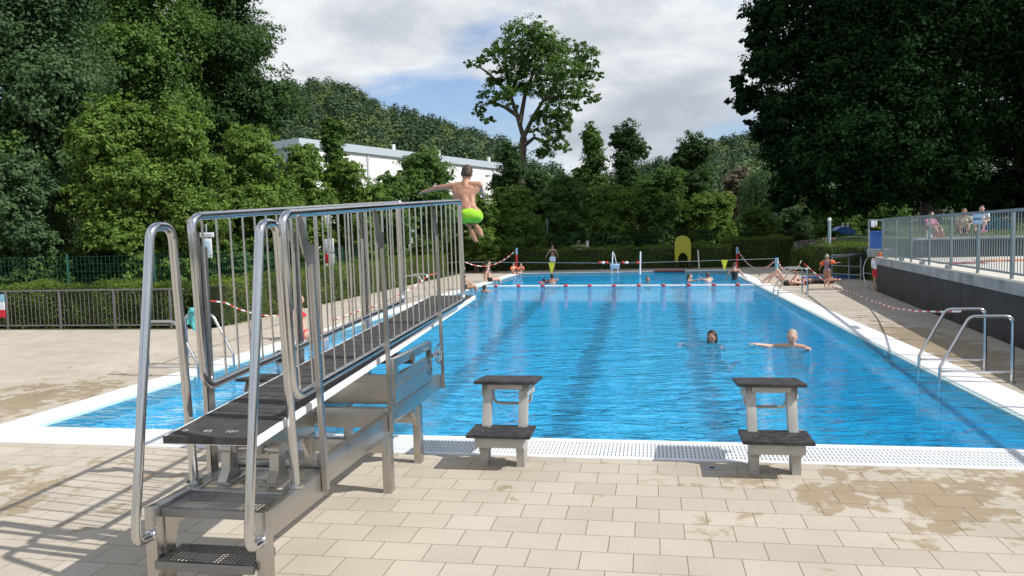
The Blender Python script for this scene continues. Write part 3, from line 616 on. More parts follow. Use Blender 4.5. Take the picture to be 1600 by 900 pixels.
for i_, (px_, w_, lab_) in enumerate(((-10,70,'at the very left edge'),(75,60,'behind the second railing post from the left'),(150,60,'between the first two wire fence posts'),(225,60,'behind the left hand tube'),(295,55,'behind the first notice post'),(365,50,'behind the second bay of the board railing'),(430,50,'behind the right hand tube'))):
    tr_(px_, 11.9+0.7*i_, 398-4*i_, 452-2*i_, w_, 9000, 0.10, (F_dark, F_mid)[i_ % 2], 'low dark green shrub just over the hedge, '+lab_, 'shrub', 5, 'shrub', 0.04, group='shrubs right behind the left hedge')
# willow: hanging tresses
b = P(1195, 383, 58); b.z = 0; root = empty('willow_tree', b, 'pale green weeping willow beyond the far right corner of the pool', 'tree', 'trees and bushes beyond the hedges')
PO = []; NO = []; VC = []
top = P(1195, 258, 58)
for i in range(170):
    a = random.uniform(0, 6.28); r = 1.9*math.sqrt(random.random()); z0 = top.z-0.4-1.0*(r/1.9)**2; ln = random.uniform(1.2, z0*0.85); k = int(80*ln/2)
    t = rng.uniform(0,1,k); PO.append(np.stack([b.x+math.cos(a)*(r+0.25*t), b.y+math.sin(a)*(r+0.25*t), z0-ln*t], 1)+rng.normal(size=(k,3))*0.10); NO.append(rng.normal(size=(k,3))+np.array([math.cos(a),math.sin(a),0.3])); VC.append(np.full(k, random.random()))
attach(leaf_mesh('crown', np.concatenate(PO), np.concatenate(NO), np.full(sum(map(len,PO)), 0.14), np.concatenate(VC), F_blue), root)
mbt = trunk_mesh(b, (b.x,b.y,top.z-1), 0.25, [((b.x+random.uniform(-1,1),b.y,top.z-1.2),(0.7,0.7,0.5)) for _ in range(5)]); mbt.build('trunk', bark, root)
# the tall open tree
Y0 = 47; m_ = 1/ppm(Y0)
B0 = [(812,52,30),(785,75,26),(765,90,14),(745,98,12),(840,48,22),(850,68,28),(872,78,26),(905,72,14),(915,92,24),(932,118,13),(880,108,30),(840,95,34),(805,98,34),(775,120,20),(750,92,10),
      (765,152,20),(748,172,14),(790,148,20),(762,188,12),(815,130,26),(850,135,28),(885,142,26),(912,138,18),(925,152,14),(900,168,10),(870,170,26),(850,185,20),(880,195,18),(862,215,22),(835,205,12),(850,235,20),(880,228,14),(800,168,12),(905,112,22),(735,100,9)]
bl = []
for x_, y_, r_ in B0:
    c = P(x_, y_, Y0+random.uniform(-3,3)); r = r_*m_*0.95; bl.append((tuple(c), (r, r*1.1, r*0.72)))
base = P(812, 372, Y0); base.z = 0; fork = P(820, 205, Y0)
root = empty('tall_open_tree', base, 'tall open-crowned tree with a dark forked trunk standing against the clouds', 'tree')
attach(leaf_mesh('crown', *cloud(bl, 30000, 0.19, 0.34, 0.75, 0.012), F_mid), root)
mb = MB(); mb.tube([base, P(814,300,Y0), P(815,250,Y0), P(818,215,Y0)], [0.42,0.34,0.30,0.26], 9)
for arm in ([(818,215),(808,180),(798,150),(790,110),(792,80),(812,50)], [(818,215),(832,185),(850,155),(868,130),(890,112),(915,95)], [(808,180),(790,168),(770,160),(750,165)], [(798,150),(780,130),(760,112),(742,100)],
            [(832,185),(850,180),(870,185),(885,200)], [(850,155),(880,150),(915,150),(928,153)], [(816,230),(835,215),(855,225),(875,235)], [(812,195),(820,150),(838,100),(850,60)], [(868,130),(862,100),(868,75)],[(798,150),(812,110),(830,80)]):
    n_ = len(arm); dz = random.uniform(-2.2,2.2)
    mb.tube([P(x_,y_,Y0+dz*i/(n_-1)) for i,(x_,y_) in enumerate(arm)], [0.19*(1-0.8*i/(n_-1)) for i in range(n_)], 6)
mb.build('trunk', bark, root)
# big dark maples on the right
def bigtree(px, Y, blobs, n, size, label, tw, trunk_px, ty):
    m_ = 1/ppm(Y); bl = []
    for x_, y_, r_, dy in blobs:
        c = P(x_, y_, Y+dy); r = r_/ppm(Y+dy); bl.append((tuple(c), (r, r, r*0.8)))
    b = P(trunk_px, 380, Y); b.z = 0.3; root = empty('maple_tree', b, label, 'tree')
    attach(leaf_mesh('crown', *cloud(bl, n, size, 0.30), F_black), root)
    trunk_mesh(b, P(trunk_px+10, ty, Y), tw, bl, 12, 10).build('trunk', bark, root)
bigtree(1400, 31.5, [(1520,-230,120,0),(1680,-330,130,0),(1400,-200,110,0),(1560,-430,120,1),(1205,25,42,0),(1250,-40,70,2),(1190,100,30,-1),(1170,150,26,0),(1225,90,50,1),(1215,170,42,-1),(1240,225,48,0),(1250,280,40,0),(1290,240,60,-2),(1300,150,75,0),(1310,50,85,2),(1340,300,42,-2),(1380,220,80,-3),(1395,110,90,0),(1400,10,90,1),(1400,285,48,-3),(1350,-70,100,2),(1460,180,80,-1),(1480,270,55,-3),(1500,60,90,1),(1220,310,22,0),(1280,315,24,-1),(1152,128,14,0),(1160,170,12,-1),(1185,60,22,0),(1195,205,26,0)], 190000, 0.21,  # topmost blobs lie unseen above the view, added to shade the far hedge
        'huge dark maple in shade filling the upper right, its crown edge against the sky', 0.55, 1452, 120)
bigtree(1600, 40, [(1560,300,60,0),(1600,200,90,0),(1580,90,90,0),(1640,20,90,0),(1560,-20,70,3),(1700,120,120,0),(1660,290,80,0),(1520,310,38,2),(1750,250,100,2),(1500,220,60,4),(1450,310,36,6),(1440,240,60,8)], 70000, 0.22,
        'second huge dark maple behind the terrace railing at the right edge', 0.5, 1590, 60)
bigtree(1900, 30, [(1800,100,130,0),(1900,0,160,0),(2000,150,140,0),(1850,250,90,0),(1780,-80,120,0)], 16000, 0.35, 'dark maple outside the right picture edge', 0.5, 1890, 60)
# ------------------------------------------------------------------ fences and railings
def prism_post(mb, x, y, z0, z1, w_, d_): mb.box((x-w_/2,y-d_/2,z0),(x+w_/2,y+d_/2,z1), None, 0.003)
root = empty('railing_fence', (-12, 8.4, 0), 'grey metal bar railing before the hedge at the left edge of the deck', 'railing')
x = -12.5; posts = []
mb = MB(); mb.tube([(-12.5,8.4,0.90),(-3.75,8.4,0.90)], 0.019, 8); mb.build('top_rail', rail_dark, root)
mb = MB(); mb.tube([(-12.5,8.4,0.10),(-3.75,8.4,0.10)], 0.017, 8); mb.build('bottom_rail', rail_dark, root)
while x < -3.7:
    mb = MB(); prism_post(mb, x, 8.4, 0, 0.90, 0.05, 0.04); mb.build('post', rail_dark, root)
    mb = MB()
    for q in range(1,13):
        if x+q*0.108 < -3.8: mb.tube([(x+q*0.108,8.4,0.10),(x+q*0.108,8.4,0.90)], 0.0065, 6, False)
    if mb.v: mb.build('bar_panel', rail_dark, root)
    x += 1.40
# green mesh fences behind hedges
def wire_fence(a, b, h, label, step=2.5, wires=9, vstep=0.12):
    a = Vector((*a,0)); b = Vector((*b,0)); d = b-a; L = d.length; d.normalize(); root = empty('wire_fence', a, label, 'fence')
    for k in range(int(L/step)+1):
        p = a+d*step*k; mb = MB(); mb.tube([p, p+Vector((0,0,h+0.06))], 0.028, 8); mb.build('post', green_wire, root)
    mb = MB()
    for k in range(wires): z = 0.1+(h-0.12)*k/(wires-1); mb.beam(a+Vector((0,0,z)), b+Vector((0,0,z)), 0.007, 0.007, 0)
    t = 0
    while t < L: p = a+d*t; mb.beam(p+Vector((0,0,0.08)), p+Vector((0,0,h)), 0.0055, 0.0055, 0, (1,0,0)); t += vstep
    mb.build('wire_mesh', green_wire, root, False)
wire_fence((-13.5,10.6), (-4.9,10.6), 1.65, 'green wire mesh fence above the hedge at the left edge')
wire_fence((-4.9,10.8), (-5.6,34), 1.6, 'green wire mesh fence running along behind the left hedge')
wire_fence((-5.4,36.4), (12.0,36.4), 1.95, 'green wire mesh fence behind the far hedge')
# ------------------------------------------------------------------ right terrace
WA = Vector((12.93,17.0,0)); WB = Vector((10.85,-6.3,0)); wd = (WB-WA); WL = wd.length; wd.normalize(); wn = Vector((-wd.y, wd.x, 0))  # wn points away from the pool
if wn.x < 0: wn = -wn
WM = Matrix(((wd.x,wn.x,0,WA.x),(wd.y,wn.y,0,WA.y),(0,0,1,0),(0,0,0,1)))
root = empty('terrace_wall', WA, 'long dark panelled terrace wall with a grey concrete band along the right side', 'wall')
t = 0; k = 0
while t < WL:
    mb = MB(); mb.box((t+0.004,0,0),(min(t+1.18,WL)-0.004,0.12,0.80), WM, 0.004); mb.build('wall_panel', dark_panel, root, False); t += 1.18
mb = MB(); mb.box((0.002,-0.035,0.80),(WL,0.25,1.0), WM, 0.008); mb.build('concrete_band', conc, root, False)
mb = MB(); mb.box((0,0.15,0),(WL,7.5,0.99), WM); mb.box((-0.3,0.5,0.2),(0.1,7.0,0.985), WM); tag(mb.build('terrace', conc_light, None, False), kind='structure')
mb = MB(); mb.box((0,-0.045,0.99),(WL,7.5,1.012), WM, 0.003); tag(mb.build('terrace_floor', conc_light, None, False), kind='structure')
# terrace railing
root = empty('terrace_railing', WA+Vector((0,0,1.0)), 'grey steel bar railing along the edge of the right terrace', 'railing')
off = 0.10
def wpt(t, o=0.0, z=0.0): v = WM@Vector((t, o, z)); return v
mb = MB(); mb.beam(wpt(0.4,off,2.10), wpt(WL,off,2.10), 0.045, 0.045, 0.004); mb.build('top_rail', fence_grey, root)
mb = MB(); mb.beam(wpt(0.4,off,1.10), wpt(WL,off,1.10), 0.035, 0.035, 0.004); mb.build('bottom_rail', fence_grey, root)
t = 0.4; 
while t < WL:
    mb = MB(); mb.box((t-0.032,off-0.02,1.0),(t+0.032,off+0.02,2.10), WM, 0.004); mb.build('post', fence_grey, root)
    mb = MB(); q = t+0.115
    while q < min(t+1.68, WL): mb.box((q-0.006,off-0.006,1.115),(q+0.006,off+0.006,2.08), WM); q += 0.125
    mb.build('bar_panel', fence_grey, root, False); t += 1.70
for q in (1.2, 3.1, 5.2, 7.3): 
    mb = MB(); mb.box((q-0.02,-0.03,0.96),(q+0.02,0.09,1.09), WM, 0.003); mb.build('bracket', galv, root)
# signs on the railing
def sign_board(name, label, M, w_, h_, txt, tsize, pm=sign_pale, cat='sign', inkm=ink, dy=0.0):
    root = empty(name, M.to_translation(), label, cat)
    mb = MB(); mb.box((-w_/2,-0.006,-h_/2),(w_/2,0.006,h_/2), M, 0.002); mb.build('board', pm, root)
    if txt: text_mesh('lettering', txt, tsize, M@Matrix.Translation((0,-0.008,dy))@Matrix.Rotation(R(90),4,'X'), inkm, root)
    return root
def wall_frame(t, z, o): 
    x = wd*-1 if False else wd
    return Matrix(((wd.x,wn.x,0,wpt(t,o).x),(wd.y,wn.y,0,wpt(t,o).y),(0,0,1,z),(0,0,0,1)))
sign_board('notice_sign', 'pale blue sign with a line of dark lettering fixed to the terrace railing', wall_frame(9.0, 1.99, 0.055), 0.52, 0.17, 'Schwimmerbecken', 0.062)
# end wall of the stage beyond the terrace corner, gate rails
mb = MB(); c0 = G(1347,437); c1 = wpt(0.0,0.9); 
root = empty('corner_wall', (c0.x, c0.y, 0), 'short dark wall beyond the terrace corner with a sloping cap', 'wall')
mb.box((c0.x, c0.y, 0),(c0.x+2.2, c0.y+0.2, 0.86), None, 0.01); mb.build('wall_panel', dark_panel, root, False)
mb = MB(); mb.prism([(c0.x-0.9, 0.80),(c0.x+2.3,0.90),(c0.x+2.3,0.97),(c0.x-0.1,0.93)], c0.y-0.08, c0.y+1.3, 1); mb.build('sloping_cap', dark_panel, root, False)
ga = G(1300,434); gb = G(1345,437)
root = empty('gate_rail', (ga.x, ga.y, 0), 'low steel gate with two horizontal rails behind the child with orange armbands', 'gate')
for f_ in (0, 0.60, 1.0):
    p = ga.lerp(gb, f_); mb = MB(); mb.tube([p, p+Vector((0,0,0.86))], 0.025, 8); mb.build('post', post_grey, root)
for z in (0.16, 0.47, 0.86):
    mb = MB(); mb.tube([ga+Vector((0,0,z)), gb+Vector((0,0,z))], 0.020, 8); mb.build('rail', post_grey, root)
# stair handrails and hoop at the corner
for k, (xa, ya, xb, yb, lab) in enumerate(((1349,386,1368,412,'left one of two slanted steel handrails at the terrace corner'),(1358,385,1378,409,'right one of two slanted steel handrails at the terrace corner'))):
    a = P(xa, ya, 21.0); b = P(xb, yb, 18.6); mb = MB(); mb.tube([a+Vector((0,0.5,-0.05)), a, b, b+Vector((0,0,-0.4)) if k == 0 else b+Vector((0,0,-0.35))], 0.022, 8)
    tag(mb.build('stair_handrail', tube_steel), lab, 'handrail', 'stair handrails')
hc = P(1369, 427, 17.6); mb = MB(); rr = 28/ppm(17.6)
mb.tube([hc+Vector((math.cos(a)*rr*0.62, math.sin(a)*0.15, math.sin(a)*rr)) for a in [2*math.pi*i/40 for i in range(40)]], 0.014, 6, closed=True)
mb.tube([hc+Vector((-0.62*rr,0,0.02)), hc+Vector((-0.2*rr,0,-0.02))], 0.010, 6)
tag(mb.build('metal_hoop', tube_steel), 'large thin metal hoop beside the terrace wall corner', 'hoop')
# upper lawn with its dark retaining wall on the terrace
lawn = mat('lawn_green', (0.075,0.115,0.025), 0.9, 0, 0.3, 2, 0.4, 60)
la = G(1440,403,1.01); lb = G(1700,408,1.01)
root = empty('lawn_wall', (la.x, la.y, 1.0), 'low dark wall holding up the lawn behind the terrace', 'wall')
mb = MB(); mb.box((la.x-0.15, la.y, 1.0),(la.x+16, la.y+0.2, 1.50)); mb.build('wall_panel', dark_panel, root, False)
mb = MB(); mb.box((la.x-0.15, la.y-0.03, 1.50),(la.x+16, la.y+0.35, 1.56)); mb.build('coping', conc, root, False)
mb = MB(); x0 = 13.55; y0 = la.y+0.35
mb.add([(x0,y0,1.53),(x0+40,y0,1.53),(x0+48,y0+24,2.25),(16.8,y0+24,1.35),(x0,y0,0.0),(15.9,y0+24,0.0)], [(0,1,2,3),(0,3,5,4)])
tag(mb.build('upper_lawn', lawn, None, False), kind='structure')
k = 26000; t = rng.uniform(0,1,k); u = rng.uniform(0,1,k); px_ = x0+0.1+3.3*t+u*22; py_ = y0+t*20; pz_ = 1.53+0.6*t*0.95
go = leaf_mesh('grass', np.stack([px_,py_,pz_+0.03],1), rng.normal(size=(k,3))*np.array([1,1,0.3]), rng.uniform(0.06,0.11,k), rng.uniform(0,1,k), F_grass, 0.3); tag(go, 'short grass growing on the raised lawn', 'grass', kind='stuff')
# ------------------------------------------------------------------ diving platform
XR, XL = 4.48, 3.86
XC = (XR+XL)/2
root = empty('diving_stand', (XC, -2.0, 0), 'stainless steel one-metre diving stand with tall bar rails and a black springboard', 'diving board')
def part(name, mb, m=flat_steel, parent=root, **k): return mb.build(name, m, parent, **k)
def zt_(y): return 2.043+(y+3.16)*0.0575     # top rail height
def zb_(y): return 1.044+(y+2.96)*0.0510     # bottom rail height
def zs_(y): return 0.893+(y+3.42)*0.0650     # board top height
for X, sg in ((XL,-1),(XR,1)):
    # stair stringer, stepped side beams
    mb = MB(); mb.box((X-0.032,-3.50,0.0),(X+0.032,-3.43,0.535), bev=0.004); mb.box((X-0.03,-3.43,0.385),(X+0.03,-2.755,0.533), bev=0.004); part('stringer', mb)
    mb = MB(); mb.box((X-0.03,-2.752,0.44),(X+0.03,-1.56,0.595), bev=0.004); part('side_beam', mb)
    mb = MB(); mb.box((X-0.03,-1.558,0.50),(X+0.03,-0.16,0.628), bev=0.004); part('cantilever_beam', mb)
    for y in (-1.60,-0.84):
        mb = MB(); zt = 0.44 if y < -1 else 0.50
        mb.box((X-0.033,y-0.04,0.0),(X+0.033,y+0.04,zt-0.001), bev=0.004)
        mb.prism([(y-0.04,zt-0.18),(y-0.04,zt-0.002),(y-0.135,zt-0.002),(y-0.135,zt-0.045)], X-0.014, X+0.014)
        part('leg', mb)
    # guard rail
    ya, yb = (-3.16 if sg > 0 else -2.96), 0.76; zq = X+sg*0.02
    y2 = ya+0.30; loop = rpath([(zq,y2,zb_(y2)),(zq,ya+0.05,zb_(ya)),(zq,ya-0.005,zt_(ya)),(zq,yb,zt_(yb)),(zq,yb+0.05,zb_(yb)),(zq,y2,zb_(y2)+0.001)], [0.11,0.10,0.07,0.11], 7)
    mb = MB(); mb.tube(loop, 0.0245, 14, True)
    gr = part('guard_rail', mb, tube_steel)
    nb = 24; proto = None
    mbb = MB(); mbb.tube([(0,0,0),(0,0,1)], 0.0068, 8, False); bar0 = mbb.build('bar', tube_steel, None)
    for k in range(nb):
        y = ya+0.10+(yb-ya-0.18)*k/(nb-1); o = bar0 if k == 0 else bar0.copy()
        if k: COL.objects.link(o)
        hh_ = zt_(y)-zb_(y); o.matrix_world = Matrix.Translation((zq,y+0.03,zb_(y)))@Matrix(((1,0,0,0),(0,1,-0.055*hh_,0),(0,0,hh_,0),(0,0,0,1)))
        o.parent = gr; o.matrix_parent_inverse = Matrix.Identity(4)
    # rail posts with swan-neck tops
    for y in ((-2.79,-1.60,-0.14) if sg > 0 else (-2.83,-1.60,-0.20)):
        zt = zt_(y); h0 = 0.41 if y < -2 else (0.46 if y < -1 else 0.50)
        pts = [(y-0.040,h0),(y+0.040,h0),(y+0.040,zt-0.185),(y-0.012,zt-0.185),(y-0.030,zt-0.165),(y-0.045,zt-0.11),(y-0.075,zt-0.055),(y-0.105,zt-0.025),(y-0.125,zt-0.02),(y-0.14,zt-0.03),(y-0.14,zt-0.09),(y-0.115,zt-0.20),(y-0.085,zt-0.255),(y-0.045,zt-0.31)]
        mb = MB(); x0_ = X+sg*0.034; mb.prism(pts, min(x0_,x0_+sg*0.010), max(x0_,x0_+sg*0.010)); 
        mb.box((min(x0_,x0_+sg*0.03), y-0.038, h0),(max(x0_,x0_+sg*0.03), y-0.030, zt-0.30)); mb.v = [(v[0], v[1]-(0.052 if sg > 0 else 0.0)*(v[2]-0.45), v[2]) for v in mb.v]
        part('rail_post', mb)
    # ladder hand tube
    yz = rpath([(X,-3.485,0.385),(X,-3.615,0.385),(X,-3.605,0.52),(X,-3.36,1.995),(X,-3.18,1.995),(X,-3.095,0.54)], [0.07,0.05,0.085,0.085], 8)
    mb = MB(); mb.tube(yz, 0.0245, 14); mb.ell((X,-3.495,0.388),(0.034,0.026,0.034)); mb.tube([(X,-3.095,0.535),(X,-3.095,0.547)], 0.045, 14)
    part('hand_tube', mb, tube_steel)
def tread(y0, y1, z, name):
    mb = MB(); x0, x1 = XL+0.034, XR-0.034; p = 0.0225; nx = int((x1-x0-0.02)/p); ny = max(2, int((y1-y0-0.016)/p)); ox = (x1-x0-nx*p)/2; oy = (y1-y0-ny*p)/2
    r = 0.0075; zt = z; vs = []; fs = []
    for i in range(nx):
        for j in range(ny):
            cx_ = x0+ox+(i+0.5)*p; cy_ = y0+oy+(j+0.5)*p; o = len(vs); h = p/2
            sq = [(h,0),(h,h),(0,h),(-h,h),(-h,0),(-h,-h),(0,-h),(h,-h)]
            vs += [(cx_+a, cy_+b, zt) for a, b in sq]; vs += [(cx_+r*math.cos(k*math.pi/4), cy_+r*math.sin(k*math.pi/4), zt+0.0015) for k in range(8)]
            fs += [(o+k, o+(k+1)%8, o+8+(k+1)%8, o+8+k) for k in range(8)]
    mb.add(vs, fs)
    mb.box((x0,y0-0.012,z-0.042),(x1,y0+oy,z+0.002), bev=0.002); mb.box((x0,y1-oy,z-0.042),(x1,y1+0.004,z+0.002), bev=0.002)
    mb.box((x0,y0+oy,z-0.03),(x0+ox,y1-oy,z+0.001)); mb.box((x1-ox,y0+oy,z-0.03),(x1,y1-oy,z+0.001))
    part(name, mb, tread_steel)
tread(-3.44,-3.20,0.515,'tread'); tread(-3.52,-3.30,0.265,'tread')
for X in (XL+0.036, XR-0.036):   # side cheeks between the treads
    mb = MB(); mb.prism([(-3.43,0.05),(-3.43,0.47),(-3.30,0.47),(-3.36,0.25),(-3.36,0.05)], X-0.003, X+0.003); part('stair_cheek', mb)
# bearing plate with slots
mb = MB(); x0, x1 = XL+0.031, XR-0.031
for lo, hi in (((x0,-3.19,0.49),(x1,-3.14,0.532)), ((x0,-3.14,0.49),(x0+0.035,-2.80,0.532)), ((x1-0.035,-3.14,0.49),(x1,-2.80,0.532)), ((x0+0.12,-3.138,0.49),(x0+0.20,-2.80,0.530)), ((x1-0.20,-3.138,0.49),(x1-0.12,-2.80,0.530)), ((x0,-2.80,0.49),(x1,-2.757,0.532)), ((x0+0.20,-2.97,0.49),(x1-0.20,-2.802,0.528))): mb.box(lo, hi, bev=0.002)
part('bearing_plate', mb)
for X in (XL+0.16, XR-0.16):
    mb = MB(); mb.prism([(-3.09,0.533),(-2.90,0.533),(-2.945,0.60),(-2.955,0.71),(-3.025,0.71),(-3.035,0.60)], X-0.028, X+0.028); mb.tube([(X-0.036,-2.99,0.715),(X+0.036,-2.99,0.715)], 0.040, 16); mb.box((X-0.06,-3.10,0.531),(X+0.06,-2.88,0.542), bev=0.003)
    part('hinge_bracket', mb)
    for dy in (-0.08, 0.08):
        mb = MB(); mb.tube([(X-0.045,-2.99+dy,0.54),(X-0.045,-2.99+dy,0.556)], 0.012, 6); part('bolt', mb)
mb = MB(); mb.tube([(XL+0.14,-2.99,0.715),(XR-0.14,-2.99,0.715)], 0.018, 12); part('hinge_bar', mb, tube_steel)
for X in (XC-0.10, XC+0.06):
    mb = MB(); mb.prism([(-3.08,0.88),(-2.86,0.88),(-2.93,0.80),(-2.955,0.70),(-2.99,0.685),(-3.02,0.70),(-3.03,0.80)], X-0.013, X+0.013); part('board_hook', mb, block_metal)
# fulcrum housing
for X, sg in ((XL,-1),(XR,1)):
    mb = MB(); q = X+sg*0.001
    mb.prism([(-1.43,0.632),(-1.43,0.98),(-0.44,0.98),(-0.44,0.915),(-1.36,0.915),(-1.36,0.845),(-0.44,0.845),(-0.44,0.632)], q-0.022, q+0.022)
    mb.box((q-0.0222,-0.475,0.844),(q+0.0222,-0.44,0.916)); mb.box((q-0.026,-1.46,0.630),(q+0.026,-1.39,0.984), bev=0.003); mb.box((q-0.034,-1.43,0.76),(q+0.030,-0.46,0.775), bev=0.003)
    part('fulcrum_side', mb)
mb = MB(); mb.box((XL+0.024,-1.45,0.632),(XR-0.024,-1.42,0.86), bev=0.004); mb.box((XL+0.03,-1.46,0.80),(XR-0.03,-1.40,0.835), bev=0.003); part('fulcrum_front', mb)
for y, z0, z1 in ((-1.52,0.47,0.62),(-0.22,0.51,0.62),(-2.70,0.45,0.56),(-1.60,0.30,0.40),(-0.84,0.34,0.44)):
    mb = MB(); mb.box((XL+0.03,y-0.03,z0),(XR-0.03,y+0.03,z1), bev=0.004); part('cross_beam', mb)
mb = MB(); mb.tube([(XL-0.03,-1.0,0.915),(XR+0.03,-1.0,0.915)], 0.045, 16); part('fulcrum_roller', mb, grip)
# hand wheel
wy, wz, wx = -0.33, 0.845, XR+0.055; mb = MB()
mb.tube([(wx, wy+math.cos(a)*0.088, wz+math.sin(a)*0.088) for a in [2*math.pi*i/28 for i in range(28)]], 0.008, 8, closed=True)
for a in (0.5, 2.6, 4.7): mb.tube([(wx,wy,wz),(wx,wy+math.cos(a)*0.085,wz+math.sin(a)*0.085)], 0.006, 6)
mb.tube([(XR-0.05,wy,wz),(wx+0.02,wy,wz)], 0.014, 8); mb.tube([(XR+0.02,-0.45,0.845),(XR+0.02,-0.14,0.845)], 0.020, 8); part('hand_wheel', mb, tube_steel)
mb = MB(); mb.tube([(XR+0.028,-0.52+0.05*math.cos(t*3),0.86-0.16*math.sin(t)) for t in [i*math.pi/12 for i in range(13)]], 0.003, 5, False); part('chain', mb, ink_black)
# springboard
y0, y1 = -3.42, 1.62; ys_ = [y0+(y1-y0)*i/12 for i in range(13)]
mb = MB(); bw0, bw1 = XL+0.045, XR-0.040
pts = [(y, zs_(y)) for y in ys_]+[(y, zs_(y)-0.040) for y in reversed(ys_)]
mb.prism(pts, bw0, bw1); sb = part('springboard', mb, white_paint)
mb = MB(); pts = [(y, zs_(y)+0.004) for y in ys_]+[(y, zs_(y)+0.001) for y in reversed(ys_)]; mb.prism(pts, bw0+0.018, bw1-0.018)
mb.prism([(y0-0.006,zs_(y0)+0.0035),(y0-0.001,zs_(y0)+0.0035),(y0-0.001,zs_(y0)-0.036),(y0-0.006,zs_(y0)-0.034)], bw0+0.004, bw1-0.004)
part('grip_mat', mb, grip, sb)
for k in range(1,26):
    yk = y0+0.12+k*0.19
    if yk > y1-0.1: break
    mb = MB(); mb.box((bw0+0.02,yk,zs_(yk)+0.0042),(bw1-0.02,yk+0.008,zs_(yk)+0.0056)); part('mat_seam', mb, ink_black, sb, smooth=False)
for tx, xx in (('0', XL+0.12), ('45', XL+0.25), ('101', XL+0.39), ('0', XL+0.52)):
    Mt = Matrix.Translation((xx, y0+0.085, zs_(y0+0.085)+0.0062))@Matrix.Rotation(0.065,4,'X'); text_mesh('print', tx, 0.052, Mt, chalk, sb, 0.0004)
# ------------------------------------------------------------------ starting blocks
def start_block(xc, label, drain=False):
    r = empty('starting_block', (xc, -0.85, 0), label, 'starting block', 'starting blocks at the near edge')
    for sg in (-1,1):
        mb = MB(); x = xc+sg*0.155
        mb.beam((x,-0.83,0.0),(x,-0.62,0.655), 0.075, 0.07, 0.006, up=(0,1,0)); 
        mb.v = [(v[0], v[1], max(0.0, v[2])) for v in mb.v]
        mb.prism([(-0.90,0.0),(-0.82,0.0),(-0.80,0.27),(-1.0,0.27),(-1.0,0.20),(-0.93,0.17),(-0.90,0.13)], x-0.033, x+0.033)
        mb.build('leg', block_metal, r)
        mb = MB(); mb.prism([(-0.72,0.56),(-0.33,0.515),(-0.33,0.60),(-0.66,0.652)], x+sg*0.04-0.006, x+sg*0.04+0.006); mb.build('side_bracket', block_metal, r)
    mb = MB(); mb.box((xc-0.20,-1.025,0.19),(xc+0.20,-0.86,0.272), bev=0.005); mb.build('step_frame', block_metal, r)
    mb = MB(); mb.box((xc-0.15,-0.70,0.60),(xc+0.15,-0.66,0.645), bev=0.004); mb.build('cross_member', block_metal, r)
    mb = MB(); mb.box((xc-0.262,-1.06,0.274),(xc+0.262,-0.70,0.302), bev=0.005); s_ = mb.build('step_plate', block_top, r)
    for dx, dy in ((-0.12,-0.82),(0.10,-0.86),(-0.15,-0.92)):
        mb = MB(); mb.tube([(xc+dx,dy,0.301),(xc+dx,dy,0.3045)], 0.009, 8); mb.build('bolt', tube_steel, s_)
    Mr = Matrix.Translation((xc,-0.72,0.665))@Matrix.Rotation(R(-4.5),4,'X')
    mb = MB(); mb.box((-0.262,-0.02,-0.014),(0.262,0.46,0.014), Mr, 0.005); mb.build('platform', block_top, r)
    for dx in (-0.17,0.17):
        for dy in (0.05,0.38):
            mb = MB(); mb.tube([Mr@Vector((dx,dy,0.013)), Mr@Vector((dx,dy,0.018))], 0.010, 8); mb.build('bolt', tube_steel, r)
    pth = rpath([(xc-0.17,-0.36,0.57),(xc-0.17,-0.36,0.41),(xc+0.17,-0.36,0.41),(xc+0.17,-0.36,0.57)], 0.07, 7)
    mb = MB(); mb.tube(pth, 0.0125, 10); mb.build('grab_bar', block_metal, r)
start_block(5.21, 'starting block with black step and top, just right of the diving stand')
start_block(7.37, 'starting block with black step and top, the rightmost one before the dark blue water')
start_block(3.02, 'starting block mostly hidden behind the diving stand')
# drain by the right block
r = empty('floor_drain', (6.90,-0.78,0), 'small round metal floor drain beside the right starting block', 'drain')
mb = MB(); mb.tube([(6.90,-0.78,0.002),(6.90,-0.78,0.006)], 0.055, 20); mb.build('cover', galv, r); mb = MB(); mb.tube([(6.90,-0.78,0.006),(6.90,-0.78,0.0075)], 0.026, 16); mb.build('dark_disc', ink_black, r)  # black disc on the cover paints the dark of the opening
# ------------------------------------------------------------------ pool ladders
def ladder(name, label, M, span, hi=0.0):
    # local: +x away from water, y along the edge, origin on the water edge midpoint
    r = empty(name, M.to_translation(), label, 'pool ladder', 'steel pool ladders')
    for sg in (-1,1):
        y = sg*span/2
        pts = [(0.72,y,0.0),(0.72,y,0.80),(0.26,y,0.80),(-0.06,y,0.18),(-0.06,y,-0.75)]
        mb = MB(); mb.tube([M@p for p in rpath(pts, [0.10,0.12,0.10], 7)], 0.0205, 12); mb.tube([M@Vector((0.72,y,0.0)), M@Vector((0.72,y,0.014))], 0.045, 14); mb.build('hand_rail', tube_steel, r)
        mb = MB(); mb.tube([M@Vector((-0.05,y,0.13)), M@Vector((0.72,y,0.13))], 0.014, 8); mb.build('brace', tube_steel, r)
    for z in (-0.25,-0.5,-0.72):
        mb = MB(); mb.box((-0.12,-span/2+0.02,z-0.012),(-0.02,span/2-0.02,z+0.012), M, 0.004); mb.build('rung', tube_steel, r)
ladder('pool_ladder', 'steel ladder near the right edge, nearest one by the dark blue water', Matrix.Translation((PW-0.02,3.42,0))@Matrix.Rotation(R(-3),4,'Z'), 0.88)
ladder('pool_ladder', 'steel ladder further back on the right side, near the lying sunbather', Matrix.Translation((PW-0.02,15.6,0)), 0.78)
ladder('pool_ladder', 'steel ladder on the left side with a turquoise towel over it', Matrix.Translation((0.0,3.35,0))@Matrix.Rotation(math.pi,4,'Z'), 0.95)
